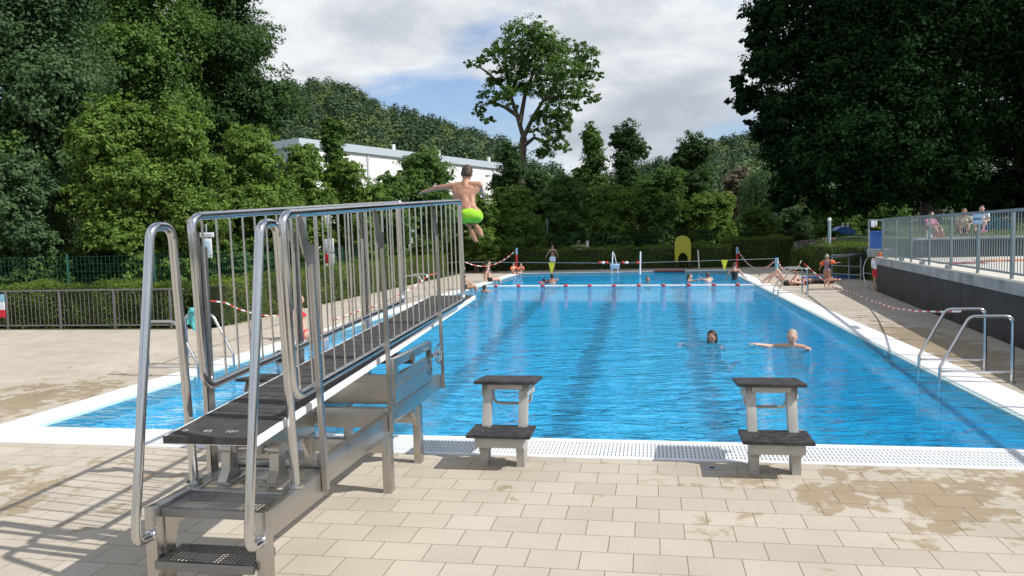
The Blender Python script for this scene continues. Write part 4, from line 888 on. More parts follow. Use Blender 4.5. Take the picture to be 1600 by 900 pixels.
ladder('pool_ladder', 'steel ladder on the left side seen through the far end of the board rails', Matrix.Translation((0.0,15.0,0))@Matrix.Rotation(math.pi,4,'Z'), 0.80)
# towel
rng2 = np.random.default_rng(3)
c = P(318, 447, 4.0); mb = MB(); nx = 12; nz2 = 16; vs = []
mb = MB()
for side in (-1,1):
    vs = []
    for i in range(nx):
        for j in range(nz2):
            u = i/(nx-1); v = j/(nz2-1); ln = 0.16 if side < 0 else 0.10
            vs.append((-0.66+u*0.20+0.010*math.sin(v*6+u*4), 3.82+side*(0.024+0.016*math.sin(u*15+v*2)*v)+0.010*math.sin(u*9), 0.835-v*(ln+0.05*math.sin(u*3.0+side))*1.6+0.008*math.cos(u*11)))
    fs = [(i*nz2+j,(i+1)*nz2+j,(i+1)*nz2+j+1,i*nz2+j+1) for i in range(nx-1) for j in range(nz2-1)]; mb.add(vs, fs)
mb.ell((-0.56,3.82,0.845),(0.11,0.05,0.03),3); mb.ell((-0.60,3.82,0.875),(0.05,0.035,0.035),3)
tag(mb.build('towel', teal_f), 'crumpled turquoise towel hanging on the left pool ladder', 'towel')
# ------------------------------------------------------------------ people
def blend_mesh(name, caps, ells, voxel, m, it=4, parent=None):
    # union of tapered limbs and ellipsoids, fused into one continuous skin
    mb = MB()
    for a, ra, b, rb in caps:
        a, b = Vector(a), Vector(b); L = (b-a).length
        if L < 1e-4: continue
        mb.tube([a, b], [ra, rb], 12); mb.ell(a, (ra*0.995,)*3, 2); mb.ell(b, (rb*0.995,)*3, 2)
    for e in ells:
        c, r = e[0], e[1]; mb.ell(c, r, 3, e[2] if len(e) > 2 else None)
    o = mb.build(name, m, None, False)
    md = o.modifiers.new('r', 'REMESH'); md.mode = 'VOXEL'; md.voxel_size = voxel; md.adaptivity = 0
    sm = o.modifiers.new('s', 'SMOOTH'); sm.factor = 0.5; sm.iterations = it
    dg = bpy.context.evaluated_depsgraph_get(); me = bpy.data.meshes.new_from_object(o.evaluated_get(dg)); old = o.data
    o.modifiers.clear(); o.data = me; bpy.data.meshes.remove(old); me.name = name
    me.shade_smooth()
    if parent is not None: attach(o, parent)
    return o
# joints in units of standing height, figure faces +y, x to its right; z up
STAND = dict(head=(0,0.012,0.935), neck=(0,0,0.845), chest=(0,0,0.745), belly=(0,0.004,0.63), pelvis=(0,0,0.535),
    shL=(-0.108,0,0.812), elL=(-0.135,-0.012,0.635), wrL=(-0.140,0.03,0.49), shR=(0.108,0,0.812), elR=(0.135,-0.012,0.635), wrR=(0.140,0.03,0.49),
    hiL=(-0.05,0,0.52), knL=(-0.055,0.012,0.285), anL=(-0.055,-0.01,0.045), toL=(-0.062,0.095,0.018),
    hiR=(0.05,0,0.52), knR=(0.055,0.012,0.285), anR=(0.055,-0.01,0.045), toR=(0.062,0.095,0.018))
def person(label, M, H, pose=None, skin_m=skin_light, hair=('short', hair_brown), wear=(), voxel=0.014, face=True, adult=True, female=False, group=None, world=None, curl=0.5, head_dir=None, base=None, yaw_h=0.0, fat=1.0, extra=()):
    J = {k: Vector(v) for k, v in STAND.items()}
    if pose:
        for k, v in pose.items(): J[k] = Vector(v)
    J = {k: M@(v*H) for k, v in J.items()}
    if world: J.update({k: Vector(v) for k, v in world.items()})
    u = H; hs = u*(1.0 if adult else 1.14)
    RM = M.to_3x3().normalized(); fx = (J['shR']-J['shL']).normalized()
    up = (J['head']-J['neck']).normalized(); fw = head_dir.normalized() if head_dir else (up.cross(fx)).normalized()
    fw = (fw-up*fw.dot(up)).normalized(); fr = fw.cross(up).normalized()
    HM = Matrix(((fr.x,fw.x,up.x),(fr.y,fw.y,up.y),(fr.z,fw.z,up.z)))@Matrix.Rotation(yaw_h,3,'Z')
    caps = []; ells = []
    w_ = 0.92 if female else 1.0
    c = lambda a, ra, b, rb: caps.append((J[a], ra*u, J[b], rb*u))
    caps.append((J['neck']-(J['head']-J['neck']).normalized()*0.02*u, 0.040*u*w_, J['neck'].lerp(J['head'],0.5), 0.033*u*w_))
    ch = (J['neck']-J['pelvis']).normalized(); bk = ch.cross(fx).normalized(); TM = Matrix(((fx.x,bk.x,ch.x),(fx.y,bk.y,ch.y),(fx.z,bk.z,ch.z)))
    ells.append((J['chest'], (0.090*u*w_*(0.5+0.5*fat),0.056*u,0.098*u), TM)); ells.append((J['chest'].lerp(J['neck'],0.52), (0.092*u*w_*fat,0.045*u,0.045*u), TM)); ells.append((J['belly'], (0.073*u*w_*fat,0.055*u,0.095*u), TM)); ells.append((J['pelvis'], (0.088*u,0.060*u,0.066*u), TM))
    caps.append((J['chest'],0.055*u,J['belly'],0.055*u)); caps.append((J['belly'],0.056*u,J['pelvis'],0.06*u))
    for s in 'LR':
        caps.append((J['neck'].lerp(J['sh'+s],0.35), 0.030*u, J['sh'+s], 0.036*u*w_))
        c('sh'+s, 0.034*w_, 'el'+s, 0.024*w_); c('el'+s, 0.025*w_, 'wr'+s, 0.0165)
        a, b = J['el'+s], J['wr'+s]; d = (b-a).normalized(); caps.append((a.lerp(b,0.2),0.0265*u*w_,a.lerp(b,0.45),0.022*u*w_))
        side = d.cross(Vector((0,0,1))); side = side.normalized() if side.length > 0.2 else fx; nn = d.cross(side).normalized()
        if nn.z > 0: nn = -nn
        pc = b+d*0.028*u; PM = Matrix(((side.x,d.x,nn.x),(side.y,d.y,nn.y),(side.z,d.z,nn.z)))
        ells.append((pc, (0.022*u,0.032*u,0.011*u), PM)); caps.append((b,0.016*u,pc,0.014*u))
        for f_, (o_, l_) in enumerate(((-0.017,0.036),(-0.006,0.042),(0.006,0.039),(0.017,0.031))):
            k0 = pc+side*o_*u+d*0.022*u; k1 = k0+d*l_*0.55*u+nn*curl*0.010*u+side*o_*0.25*u; k2 = k1+d*l_*0.40*u+nn*curl*0.020*u
            caps.append((k0,0.0062*u,k1,0.0056*u)); caps.append((k1,0.0056*u,k2,0.0046*u))
        sg = 1 if (side.dot(fx) > 0) == (s == 'L') else -1
        t0 = pc+side*sg*0.016*u-d*0.012*u; t1 = t0+side*sg*0.020*u+d*0.014*u+nn*0.006*u; caps.append((t0,0.0075*u,t1,0.0065*u)); caps.append((t1,0.0065*u,t1+d*0.020*u,0.0052*u))
        c('hi'+s, 0.056, 'kn'+s, 0.036); c('kn'+s, 0.035, 'an'+s, 0.020); a, b = J['kn'+s], J['an'+s]
        bkw = (a-J['hi'+s]).normalized(); caps.append((a.lerp(b,0.18)+(J['hi'+s]-a).normalized()*0.006*u,0.034*u,a.lerp(b,0.45),0.028*u))
        caps.append((J['an'+s],0.022*u,J['to'+s],0.015*u)); heel = J['an'+s]-(J['to'+s]-J['an'+s])*0.22; heel = heel+(J['to'+s]-J['an'+s]).cross(fx).normalized()*0 
        caps.append((J['an'+s],0.021*u,heel,0.017*u)); fd = (J['to'+s]-J['an'+s]).normalized()
        caps.append((J['to'+s]-fx*0.010*u,0.013*u,J['to'+s]+fd*0.020*u-fx*0.012*u,0.008*u)); caps.append((J['to'+s]+fx*0.010*u,0.013*u,J['to'+s]+fd*0.018*u+fx*0.012*u,0.009*u))
    if female and adult:
        for sx in (-1,1): ells.append((J['chest']+TM@Vector((sx*0.040*u,-0.0*u,0.005*u))+bk*0.0+(up.cross(fx)).normalized()*0.048*u, (0.032*u,0.030*u,0.032*u), TM))
    ells += [e for e in extra if isinstance(e[1], tuple)]; caps.extend(e for e in extra if not isinstance(e[1], tuple))
    # head
    hc = J['head']; hr = (0.047*hs,0.058*hs,0.068*hs)
    ells.append((hc, hr, HM)); ells.append((hc+HM@Vector((0,0.016*hs,-0.034*hs)), (0.034*hs,0.036*hs,0.036*hs), HM))
    ells.append((hc+HM@Vector((0,0.058*hs,-0.010*hs)), (0.0085*hs,0.012*hs,0.018*hs), HM))
    for sx in (-1,1): ells.append((hc+HM@Vector((sx*0.048*hs,-0.004*hs,-0.008*hs)), (0.0065*hs,0.012*hs,0.018*hs), HM))
    if face: ells.append((hc+HM@Vector((0,0.052*hs,0.014*hs)), (0.030*hs,0.008*hs,0.007*hs), HM))
    root = empty('person', base or (J['pelvis'].x, J['pelvis'].y, min(J['toL'].z, J['toR'].z, J['pelvis'].z)), label, 'person', group)
    body = blend_mesh('body', caps, ells, voxel, skin_m, 4, root)
    # garments: shells a few millimetres off the skin
    me = body.data; co = np.empty(len(me.vertices)*3, np.float32); me.vertices.foreach_get('co', co); co = co.reshape(-1,3)
    vn = np.empty(len(me.vertices)*3, np.float32); me.vertices.foreach_get('normal', vn); vn = vn.reshape(-1,3)
    def seg(a, b):
        a = np.array(J[a]); b = np.array(J[b]); d = b-a; t = ((co-a)@d)/(d@d); tc = t.clip(0,1); q = a+tc[:,None]*d; return t, np.linalg.norm(co-q, axis=1)
    arms = np.minimum.reduce([seg('shL','elL')[1], seg('elL','wrL')[1], seg('shR','elR')[1], seg('elR','wrR')[1]])/u
    tt, td = seg('pelvis','neck'); td = td/u
    legs = {s: seg('hi'+s,'kn'+s) for s in 'LR'}
    hd = np.linalg.norm(co-np.array(hc), axis=1)/u
    inner = (arms > 0.040)
    for kind, m in wear:
        leg_d = np.minimum(legs['L'][1], legs['R'][1])/u; leg_t = np.where(legs['L'][1] < legs['R'][1], legs['L'][0], legs['R'][0])
        kn_d = np.minimum(seg('knL','anL')[1], seg('knR','anR')[1])/u
        onleg = (leg_d < 0.08)&(kn_d > 0.05)
        off = 0.006*u/1.5
        if kind == 'top': sel = inner&(tt > 0.62)&(tt < 0.82)&(td < 0.12)&(hd > 0.09)
        elif kind == 'suit': sel = (inner&(tt > -0.05)&(tt < 0.86)&(td < 0.13)&(hd > 0.10)&~(onleg&(leg_t > 0.18)))
        elif kind == 'brief': sel = (tt < 0.16)&(tt > -0.25)&(td < 0.13)&~(onleg&(leg_t > 0.20))&inner&(kn_d > 0.06)
        elif kind == 'shorts': sel = (((tt < 0.20)&(tt > -0.35)&(td < 0.13))|(onleg&(leg_t < 0.62)&(leg_t > -0.3)))&(kn_d > 0.055)&((arms > 0.045)|(tt < 0.1)); off = 0.016*u/1.3
        elif kind == 'shirt': sel = (((tt > 0.10)&(tt < 0.96)&(td < 0.14)&(hd > 0.095))|(seg('shL','elL')[1]/u < 0.05)&(seg('shL','elL')[0] < 0.6)|(seg('shR','elR')[1]/u < 0.05)&(seg('shR','elR')[0] < 0.6)); off = 0.012*u
        fsel = [p for p in me.polygons if all(sel[v] for v in p.vertices)]
        if not fsel: continue
        ids = sorted({v for p in fsel for v in p.vertices}); mp_ = {v: i for i, v in enumerate(ids)}
        mb = MB(); mb.add([tuple(co[i]+vn[i]*off) for i in ids], [tuple(mp_[v] for v in p.vertices) for p in fsel])
        nm = {'top':'bikini_top','suit':'swimsuit','brief':'swim_briefs','shorts':'swim_shorts','shirt':'shirt'}[kind]
        g = MB.build(mb, nm, m, None, False); g.data.shade_smooth(); md = g.modifiers.new('s','SMOOTH'); md.iterations = 3; md2 = g.modifiers.new('t','SOLIDIFY'); md2.thickness = off*0.8; md2.offset = -1
        attach(g, root)
    # hair
    if hair:
        kind, hm = hair; E = []; C = []
        g_ = lambda *v: hc+HM@Vector(v)*hs
        if kind == 'short': E = [(g_(0,-0.010,0.018),(0.0495*hs,0.056*hs,0.058*hs),HM),(g_(0,-0.022,-0.004),(0.0465*hs,0.042*hs,0.048*hs),HM)]
        elif kind == 'bob': E = [(g_(0,-0.012,0.020),(0.053*hs,0.058*hs,0.058*hs),HM),(g_(0,-0.026,-0.020),(0.054*hs,0.040*hs,0.060*hs),HM),(g_(-0.046,-0.006,-0.030),(0.012*hs,0.026*hs,0.045*hs),HM),(g_(0.046,-0.006,-0.030),(0.012*hs,0.026*hs,0.045*hs),HM)]
        elif kind == 'bun': E = [(g_(0,-0.012,0.016),(0.0505*hs,0.057*hs,0.058*hs),HM),(g_(0,-0.055,0.052),(0.024*hs,0.024*hs,0.022*hs),HM)]
        elif kind == 'long': E = [(g_(0,-0.014,0.018),(0.053*hs,0.058*hs,0.058*hs),HM),(g_(0,-0.042,-0.050),(0.048*hs,0.026*hs,0.075*hs),HM)]
        blend_mesh('hair', C, E, voxel*0.9, hm, 2, root)
    if face:
        for sx in (-1,1):
            mb = MB(); mb.ell(hc+HM@Vector((sx*0.019*hs,0.0525*hs,0.003*hs)), (0.0085*hs,0.0045*hs,0.0048*hs), 2, HM); mb.build('eye', ink_black, root)
        mb = MB(); mb.ell(hc+HM@Vector((0,0.0500*hs,-0.040*hs)), (0.0165*hs,0.006*hs,0.0045*hs), 2, HM); mb.build('mouth', lip, root)
    return root, J, u
def armband(root, J, u, s, m=orange_p):
    a, b = J['sh'+s], J['el'+s]; c = a.lerp(b,0.55); d = (b-a).normalized(); mb = MB()
    pts = [c+d*x_*u for x_ in (-0.055,-0.05,-0.025,0,0.025,0.05,0.055)]; mb.tube(pts, [0.030*u,0.052*u,0.068*u,0.072*u,0.068*u,0.052*u,0.030*u], 14); mb.build('armband', m, root)
def MZ(x, y, z, a): return Matrix.Translation((x,y,z))@Matrix.Rotation(a,4,'Z')
# the jumping boy, seen from behind with knees pulled up
W = dict(head=P(729.5,271,3.05), neck=P(727,287,3.0), chest=P(725,304,2.98), belly=P(729,323,2.93), pelvis=P(734,334,2.90),
    shL=P(707,291,3.0), elL=P(685,293,3.03), wrL=P(665,299,3.10), shR=P(749,289,3.02), elR=P(751,297,3.20), wrR=P(755,303,3.40),
    hiL=P(726,336,2.95), knL=P(727,341,3.28), anL=P(734,354,3.05), toL=P(743,375,3.0), hiR=P(741,336,2.95), knR=P(746,339,3.28), anR=P(741,348,3.05), toR=P(752,367,3.0))
def foot_ell(a, b, wd_):
    d = (b-a).normalized(); sx = d.cross(Vector((0,1,0))).normalized(); q = sx.cross(d); return (a.lerp(b,0.62), (wd_,0.024,0.098), Matrix(((sx.x,q.x,d.x),(sx.y,q.y,d.y),(sx.z,q.z,d.z))))
uu = 1.36; lat = []
for s_, sx in (('L',-1),('R',1)):
    a0 = W['sh'+s_].lerp(W['neck'],0.22)+Vector((0,0,-0.035*uu)); a1 = W['chest']+Vector((sx*0.070*uu,0,-0.01)); a2 = W['belly']+Vector((sx*0.052*uu,0.0,0)); a3 = W['pelvis']+Vector((sx*0.058*uu,0,0.02))
    lat += [(a0,0.040*uu,a1,0.042*uu),(a1,0.042*uu,a2,0.040*uu),(a2,0.040*uu,a3,0.044*uu),(a1+Vector((-sx*0.035*uu,-0.032,0.02)),0.030*uu,a0+Vector((-sx*0.03*uu,-0.03,-0.02)),0.026*uu)]
    lat.append((W['kn'+s_].lerp(W['an'+s_],0.15),0.040*uu,W['kn'+s_].lerp(W['an'+s_],0.6),0.033*uu))
boy, BJ, bu = person('boy in lime green swim shorts jumping off the springboard, seen from behind', Matrix.Identity(4), 1.36, None, skin_tan, ('short', mat('hair_boy',(0.045,0.030,0.020),0.6,0,0.4,40,0.6,90)), (), 0.0085, False, False, world=W, head_dir=Vector((-0.1,1,0)), fat=1.22, extra=[foot_ell(W['anL'],W['toL'],0.043),foot_ell(W['anR'],W['toR'],0.043)]+lat)
J = BJ; u = bu
cp = [(J['hiL'],0.078*u,J['hiL'].lerp(J['knL'],0.82),0.066*u),(J['hiR'],0.078*u,J['hiR'].lerp(J['knR'],0.82),0.066*u),(J['pelvis'].lerp(J['hiL'],0.8)+Vector((0,0,0.02)),0.072*u,J['pelvis'].lerp(J['hiR'],0.8)+Vector((0,0,0.02)),0.072*u),(J['hiL'].lerp(J['knL'],0.6)+Vector((0,0,-0.03)),0.05*u,J['hiR'].lerp(J['knR'],0.6)+Vector((0,0,-0.03)),0.05*u)]
blend_mesh('swim_shorts', cp, [(J['pelvis']+Vector((0,-0.005,-0.02)),(0.118*u,0.090*u,0.072*u))], 0.010, lime, 3, boy)
# swimmers
def swimmer(px, py, label, ang, H, hair, skin_m=skin_light, wear=(), depth=0.0, spread=1.0, voxel=0.012, female=True, adult=True, group='people in the pool', face=True, tilt=0.0):
    g = G(px, py); z0 = -0.022-0.868*H-depth*H
    q = math.radians(ang)
    pose = dict(elL=(-0.17*spread-0.01,0.10,0.830), wrL=(-0.20*spread,0.23,0.862), elR=(0.19*spread+0.01,0.07,0.835), wrR=(0.29*spread,0.18,0.864), shL=(-0.105,0,0.830), shR=(0.105,0,0.830),
        chest=(0,-0.03,0.75), belly=(0,-0.09,0.66), pelvis=(0,-0.17,0.60), hiL=(-0.05,-0.18,0.59), hiR=(0.05,-0.18,0.59), knL=(-0.08,-0.36,0.53), knR=(0.08,-0.36,0.53), anL=(-0.08,-0.56,0.58), anR=(0.08,-0.56,0.58), toL=(-0.09,-0.66,0.57), toR=(0.09,-0.66,0.57))
    return person(label, MZ(g.x, g.y, z0, q), H, pose, skin_m, hair, wear, voxel, face, adult, female, group, base=(g.x,g.y,-0.022))
fc = lambda px, py: math.degrees(math.atan2(*( (lambda v: (-(CAM.x-v.x), (CAM.y-v.y)))(G(px,py)) )))
swimmer(1113, 533, 'woman with dark wet bobbed hair swimming in the middle of the pool, facing the camera', fc(1113,533)-18, 1.62, ('bob', hair_dark), skin_mid, (('suit', black_f),), 0.010, 0.9)
sw2 = swimmer(1238, 540, 'older woman with pale hair and dark swimsuit swimming on the right, arms spread', fc(1238,542)-14, 1.66, ('short', hair_light), skin_light, (('suit', black_f),), -0.035, 1.0)
swimmer(757, 455, 'boy with short dark hair standing in the water at the left pool edge', 180+150, 1.45, ('short', hair_dark), skin_mid, (), -0.03, 0.4, 0.02, False, True, face=False)
swimmer(1012, 439, 'lone head of a swimmer beyond the white lane rope, left of the others', fc(1012,439), 1.60, ('short', hair_brown), skin_mid, (), 0.02, 0.6, 0.02, False)
swimmer(1077, 439, 'two-toned brown-haired woman in the water beyond the rope, looking right', fc(1077,439)+80, 1.60, ('long', hair_brown), skin_light, (('suit', black_f),), -0.05, 0.5, 0.02)
swimmer(1106, 438, 'person with bare shoulders in the water beyond the rope, next to the brown-haired woman', fc(1106,438)-160, 1.55, ('short', hair_brown), skin_light, (), -0.07, 0.5, 0.02, False)
a_ = swimmer(850, 441, 'small child with red armbands in the water beyond the lane rope', 40, 1.1, ('short', hair_dark), skin_mid, (), -0.03, 0.7, 0.02, False, False, face=False); armband(*a_, 'L', red_p); armband(*a_, 'R', red_p)
swimmer(863, 441, 'dark-haired adult seen from behind in the water next to the child with red armbands', 0, 1.6, ('short', hair_dark), skin_mid, (), -0.09, 0.4, 0.02, False, face=False)
swimmer(438, 566, 'swimmer with dark hair close to the left pool edge, behind the board rails', 60, 1.6, ('short', hair_dark), skin_tan, (), 0.01, 0.7, 0.014, False, face=False)
# woman in a dark suit leaning on the right edge
g = G(1152, 436)
person('woman in a dark swimsuit seen from behind, leaning on the far right pool corner', MZ(g.x-0.1, g.y, -0.98, R(-12)), 1.62, dict(elL=(-0.17,0.02,0.66), wrL=(-0.20,0.05,0.60), elR=(0.19,0.06,0.68), wrR=(0.27,0.13,0.62)), skin_light, ('bun', hair_brown), (('suit', black_f),), 0.02, False, True, True, 'people in the pool')
# sitting on the edges
def sitter(px, py, label, ang, H, hair, skin_m, wear, female=True, adult=True, arms='back', voxel=0.018, lean=-0.03, group='people sitting on the pool edge', face=True, x=None):
    g = G(px, py); gx = g.x if x is None else x
    pose = dict(pelvis=(0,0,0.06), hiL=(-0.05,0.02,0.055), hiR=(0.05,0.02,0.055), belly=(0,lean*0.5,0.16), chest=(0,lean,0.275), neck=(0,lean*1.2,0.375), head=(0,lean*0.8,0.465),
        shL=(-0.108,lean*1.1,0.342), shR=(0.108,lean*1.1,0.342), knL=(-0.06,0.25,0.055), knR=(0.06,0.25,0.05), anL=(-0.06,0.29,-0.18), anR=(0.06,0.28,-0.18), toL=(-0.065,0.38,-0.21), toR=(0.065,0.37,-0.21))
    if arms == 'back': pose.update(elL=(-0.15,lean-0.08,0.19), wrL=(-0.16,-0.11,0.035), elR=(0.15,lean-0.08,0.19), wrR=(0.16,-0.11,0.035))
    else: pose.update(elL=(-0.14,0.03,0.20), wrL=(-0.07,0.15,0.12), elR=(0.14,0.03,0.20), wrR=(0.07,0.15,0.12))
    return person(label, MZ(gx, g.y, 0.0, R(ang)), H, pose, skin_m, hair, wear, voxel, face, adult, female, group)
sitter(470, 530, 'woman in a red bikini sitting on the left pool edge, seen through the rails', -80, 1.66, ('bun', hair_dark), skin_light, (('top', red_f), ('brief', red_f)), voxel=0.013, x=-0.22)
sitter(735, 452, 'woman in a dark bikini sitting on the left edge right beyond the springboard tip', -75, 1.62, ('short', hair_brown), skin_tan, (('top', black_f), ('brief', black_f)), arms='lap', x=-0.22)
sitter(778, 440, 'woman in a black bikini with sunglasses sitting further back on the left edge', -70, 1.66, ('bun', hair_dark), skin_light, (('top', black_f), ('brief', black_f)), x=-0.20)
a_ = sitter(803, 428, 'left one of two small children with orange armbands sitting at the far left corner', -150, 1.0, ('short', hair_brown), skin_light, (), False, False, 'lap', 0.02, face=True); armband(*a_, 'L'); armband(*a_, 'R')
a_ = sitter(814, 428, 'right one of two small children with orange armbands sitting at the far left corner', 170, 1.0, ('short', hair_dark), skin_light, (), False, False, 'lap', 0.02, face=True); armband(*a_, 'L'); armband(*a_, 'R')
# standing people at the far end
def stander(px, py, label, ang, H, hair, skin_m, wear, pose=None, Y=None, voxel=0.022, female=False, adult=True, group=None, face=False):
    g = G(px, py) if Y is None else P(px, py, Y); return person(label, MZ(g.x, g.y, 0.0, R(ang)), H, pose, skin_m, hair, wear, voxel, face, adult, female, group)
stander(743, 428, 'person in a white shirt and dark trousers standing by the far hedge on the left', -60, 1.55, ('short', hair_dark), skin_mid, (('shirt', white_f), ('shorts', black_f)), dict(elR=(0.17,0.10,0.80), wrR=(0.08,0.14,0.95)), 32.4)
stander(758, 428, 'bare-backed boy in blue shorts standing by the far hedge', 5, 1.35, ('short', hair_dark), skin_mid, (('shorts', blue_f),), None, 32.4)
stander(864, 427, 'girl in white shorts walking at the far end behind the left yellow pennant', -160, 1.38, ('bob', hair_brown), skin_mid, (('top', black_f), ('shorts', white_f)), dict(elR=(0.19,-0.03,0.66), wrR=(0.25,-0.02,0.54), elL=(-0.16,0.05,0.66), wrL=(-0.17,0.06,0.56)), 31.4, female=True)
a_ = stander(1292, 450, 'small child in a mauve swimsuit with orange armbands walking on the right deck', -25, 1.05, ('short', hair_light), skin_tan, (('suit', mauve_f),), dict(elR=(0.18,0.06,0.74), wrR=(0.30,0.16,0.76), elL=(-0.16,0.0,0.68), wrL=(-0.22,0.05,0.58), anL=(-0.07,0.05,0.045), toL=(-0.08,0.15,0.02), knR=(0.05,-0.01,0.28), anR=(0.06,-0.08,0.05)), voxel=0.016, adult=False, face=True); armband(*a_, 'L'); armband(*a_, 'R')
stander(1369, 455, 'person with red hair in a red and white outfit at the terrace wall corner', -60, 1.12, ('bob', orange_p if False else mat('hair_red', (0.42,0.10,0.04), 0.6)), skin_light, (('shirt', white_f), ('shorts', red_f)), dict(head=(0.05,0.08,0.93), wrL=(-0.16,0.12,0.55)), voxel=0.016, adult=False, face=True)
# lying sunbathers
def lying(label, p0, ang, H, pose, skin_m, hair, wear, female=True, z=0.0, voxel=0.016):
    # lie on the back: local +y of the standing figure turns up, head end along +x after the turn
    M = Matrix.Translation((p0.x, p0.y, z+0.06*H))@Matrix.Rotation(ang,4,'Z')@Matrix.Rotation(R(90),4,'Y')@Matrix.Rotation(R(90),4,'Z')
    return person(label, M, H, pose, skin_m, hair, wear, voxel, True, True, female, 'sunbathers lying down', base=(p0.x,p0.y,z))
p0 = G(1187, 447)
lying('sunbather in a dark bikini lying on her back with raised knees beside the right edge', p0, R(4), 1.62, dict(knL=(-0.06,0.27,0.34), anL=(-0.06,0.02,0.16), toL=(-0.06,0.0,0.06), knR=(0.06,0.20,0.30), anR=(0.06,0.02,0.06), toR=(0.07,0.09,0.0),
    elR=(0.16,0.02,0.68), wrR=(0.12,0.16,0.76), elL=(-0.17,0.02,0.66), wrL=(-0.10,0.12,0.72)), skin_light, ('bob', hair_dark), (('top', black_f), ('brief', black_f)))
p1 = p0+Vector((0.9,0.75,0))
lying('second sunbather lying behind the first one with an arm stretched out to the right', p1, R(2), 1.66, dict(elR=(0.17,0.02,0.95), wrR=(0.14,0.02,1.10), elL=(-0.17,0.02,0.95), wrL=(-0.12,0.02,1.10)), skin_tan, ('bob', hair_dark), (('suit', black_f),))
mb = MB(); q = G(1252,446); mb.ell((q.x+0.05,q.y,0.05),(0.09,0.07,0.05),3); tag(mb.build('folded_cloth', pink_f), 'small pink cloth lying beside the sunbather on the right deck', 'cloth')
# ------------------------------------------------------------------ ropes, flags, chains, tape
def lerp3(a, b, t): return Vector(a).lerp(Vector(b), t)
ra = G(748, 447.5); ra = Vector((0.02, ra.y, -0.005)); rb = Vector((PW-0.02, G(1180,445.5).y, -0.005))
root = empty('lane_rope', ra, 'white float rope with red floats stretched across the far part of the pool', 'rope')
mb = MB(); mb.tube([ra, rb], 0.008, 6); mb.build('cord', white_p, root)
reds = [776,811,848,884,921,959,998,1037,1077,1117,1155]; rx = [G(x_, 447).x for x_ in reds]; L_ = rb.x-ra.x; prev = ra.x
for k, x_ in enumerate(rx+[rb.x]):
    mb = MB(); q = prev+0.10
    while q < x_-0.09:
        c = ra.lerp(rb, (q-ra.x)/L_); mb.tube([c+Vector((-0.022,0,0)), c+Vector((-0.018,0,0)), c+Vector((0.018,0,0)), c+Vector((0.022,0,0))], [0.03,0.045,0.045,0.03], 8); q += 0.062
    if mb.v: mb.build('white_floats', white_p, root)
    if x_ < rb.x: c = ra.lerp(rb, (x_-ra.x)/L_); mb = MB(); mb.ell(c+Vector((0,0,0.01)), (0.075,0.062,0.062), 2); mb.build('red_float', red_p, root)
    prev = x_
YF = 25.4
root = empty('flag_line', P(1213,430,YF), 'thin line with two yellow pennants and red and white floats across the pool', 'flag line')
pts = [(700,410.5),(722,409.5),(862,410.5),(940,411),(1000,410.5),(1085,408),(1132,406.5),(1213,404)]
mb = MB(); mb.tube([P(x_,y_,YF) for x_, y_ in pts], 0.010, 6); mb.build('line', galv, root)
for x_, y_, h_ in ((862,410.5,19),(1132,406,18.5)):
    a, b, c = P(x_-5.3,y_,YF-0.01), P(x_+5.3,y_,YF-0.01), P(x_,y_+h_,YF-0.01); mb = MB()
    mb.add([a,b,c,a+Vector((0,0.012,0)),b+Vector((0,0.012,0)),c+Vector((0,0.012,0))], [(0,1,2),(5,4,3),(0,3,4,1),(1,4,5,2),(2,5,3,0)]); mb.build('pennant', pennant, root, False)
for x_, m_ in ((937,red_p),(942.5,white_p),(948,red_p),(973.5,red_p),(979,white_p),(996,red_p)):
    mb = MB(); mb.ell(P(x_,410.5,YF), (0.085,0.06,0.06), 2); mb.build('float', m_, root)
def chain_rope(label, pts, r=0.022, seg=0.16, name='barrier_chain', cat='chain', group=None):
    P_ = [Vector(p) for p in pts]; mb = MB(); i = 0; acc = [P_[0]]
    res = []
    for a, b in zip(P_, P_[1:]):
        n_ = max(1, round((b-a).length/seg)); res += [a.lerp(b, k/n_) for k in range(n_)]
    res.append(P_[-1])
    for k in range(len(res)-1): mb.m = k//1 % 2; mb.tube([res[k], res[k+1]], r, 6)
    o = mb.build(name, [red_p, white_p]); tag(o, label, cat, group); return o
def sag(a, b, d, n=12): a, b = Vector(a), Vector(b); return [a.lerp(b, k/n)+Vector((0,0,-d*4*(k/n)*(1-k/n))) for k in range(n+1)]
def stripe_post(label, px, pyt, pyb, Y, r, lo, hi, frac=0.3):
    a, b = P(px,pyb,Y), P(px,pyt,Y); a.z = max(a.z, 0); root = empty('barrier_post', a, label, 'post'); mb = MB(); m_ = a.lerp(b,1-frac); mb.tube([a,m_], r, 10); mb.build('lower_tube', lo, root); mb = MB(); mb.tube([m_,b], r*1.15, 10); mb.build('upper_tube', hi, root)
stripe_post('red post with a pale top behind the two children with armbands', 807, 387.5, 420, 31.3, 0.055, red_p, lblue)
stripe_post('red post with a pale blue top at the far right pool corner', 1152, 386, 424, 31.3, 0.055, red_p, lblue)
stripe_post('light blue post holding the flag line on the right deck', 1213.5, 403, 434, YF, 0.065, lblue, lblue)
chain_rope('red and white chain hanging behind the seated women at the far left', sag(P(724,408,30), P(806,391,31.3), 0.50), 0.024)
chain_rope('red and white chain sagging between the two posts at the far right corner', sag(P(1153,391,31.3), P(1213,405,YF), 0.62), 0.022)
chain_rope('red and white chain sloping down from the blue post behind the sunbather', sag(P(1214,405,YF), P(1252,408,YF-3), 0.5), 0.020)
chain_rope('red and white tape running from the far right ladder down to the deck', [P(1256,412,15.9), P(1284,436,17.5), G(1300,447,0.02), G(1325,456,0.02)], 0.015, 0.3, 'barrier_tape', 'tape')
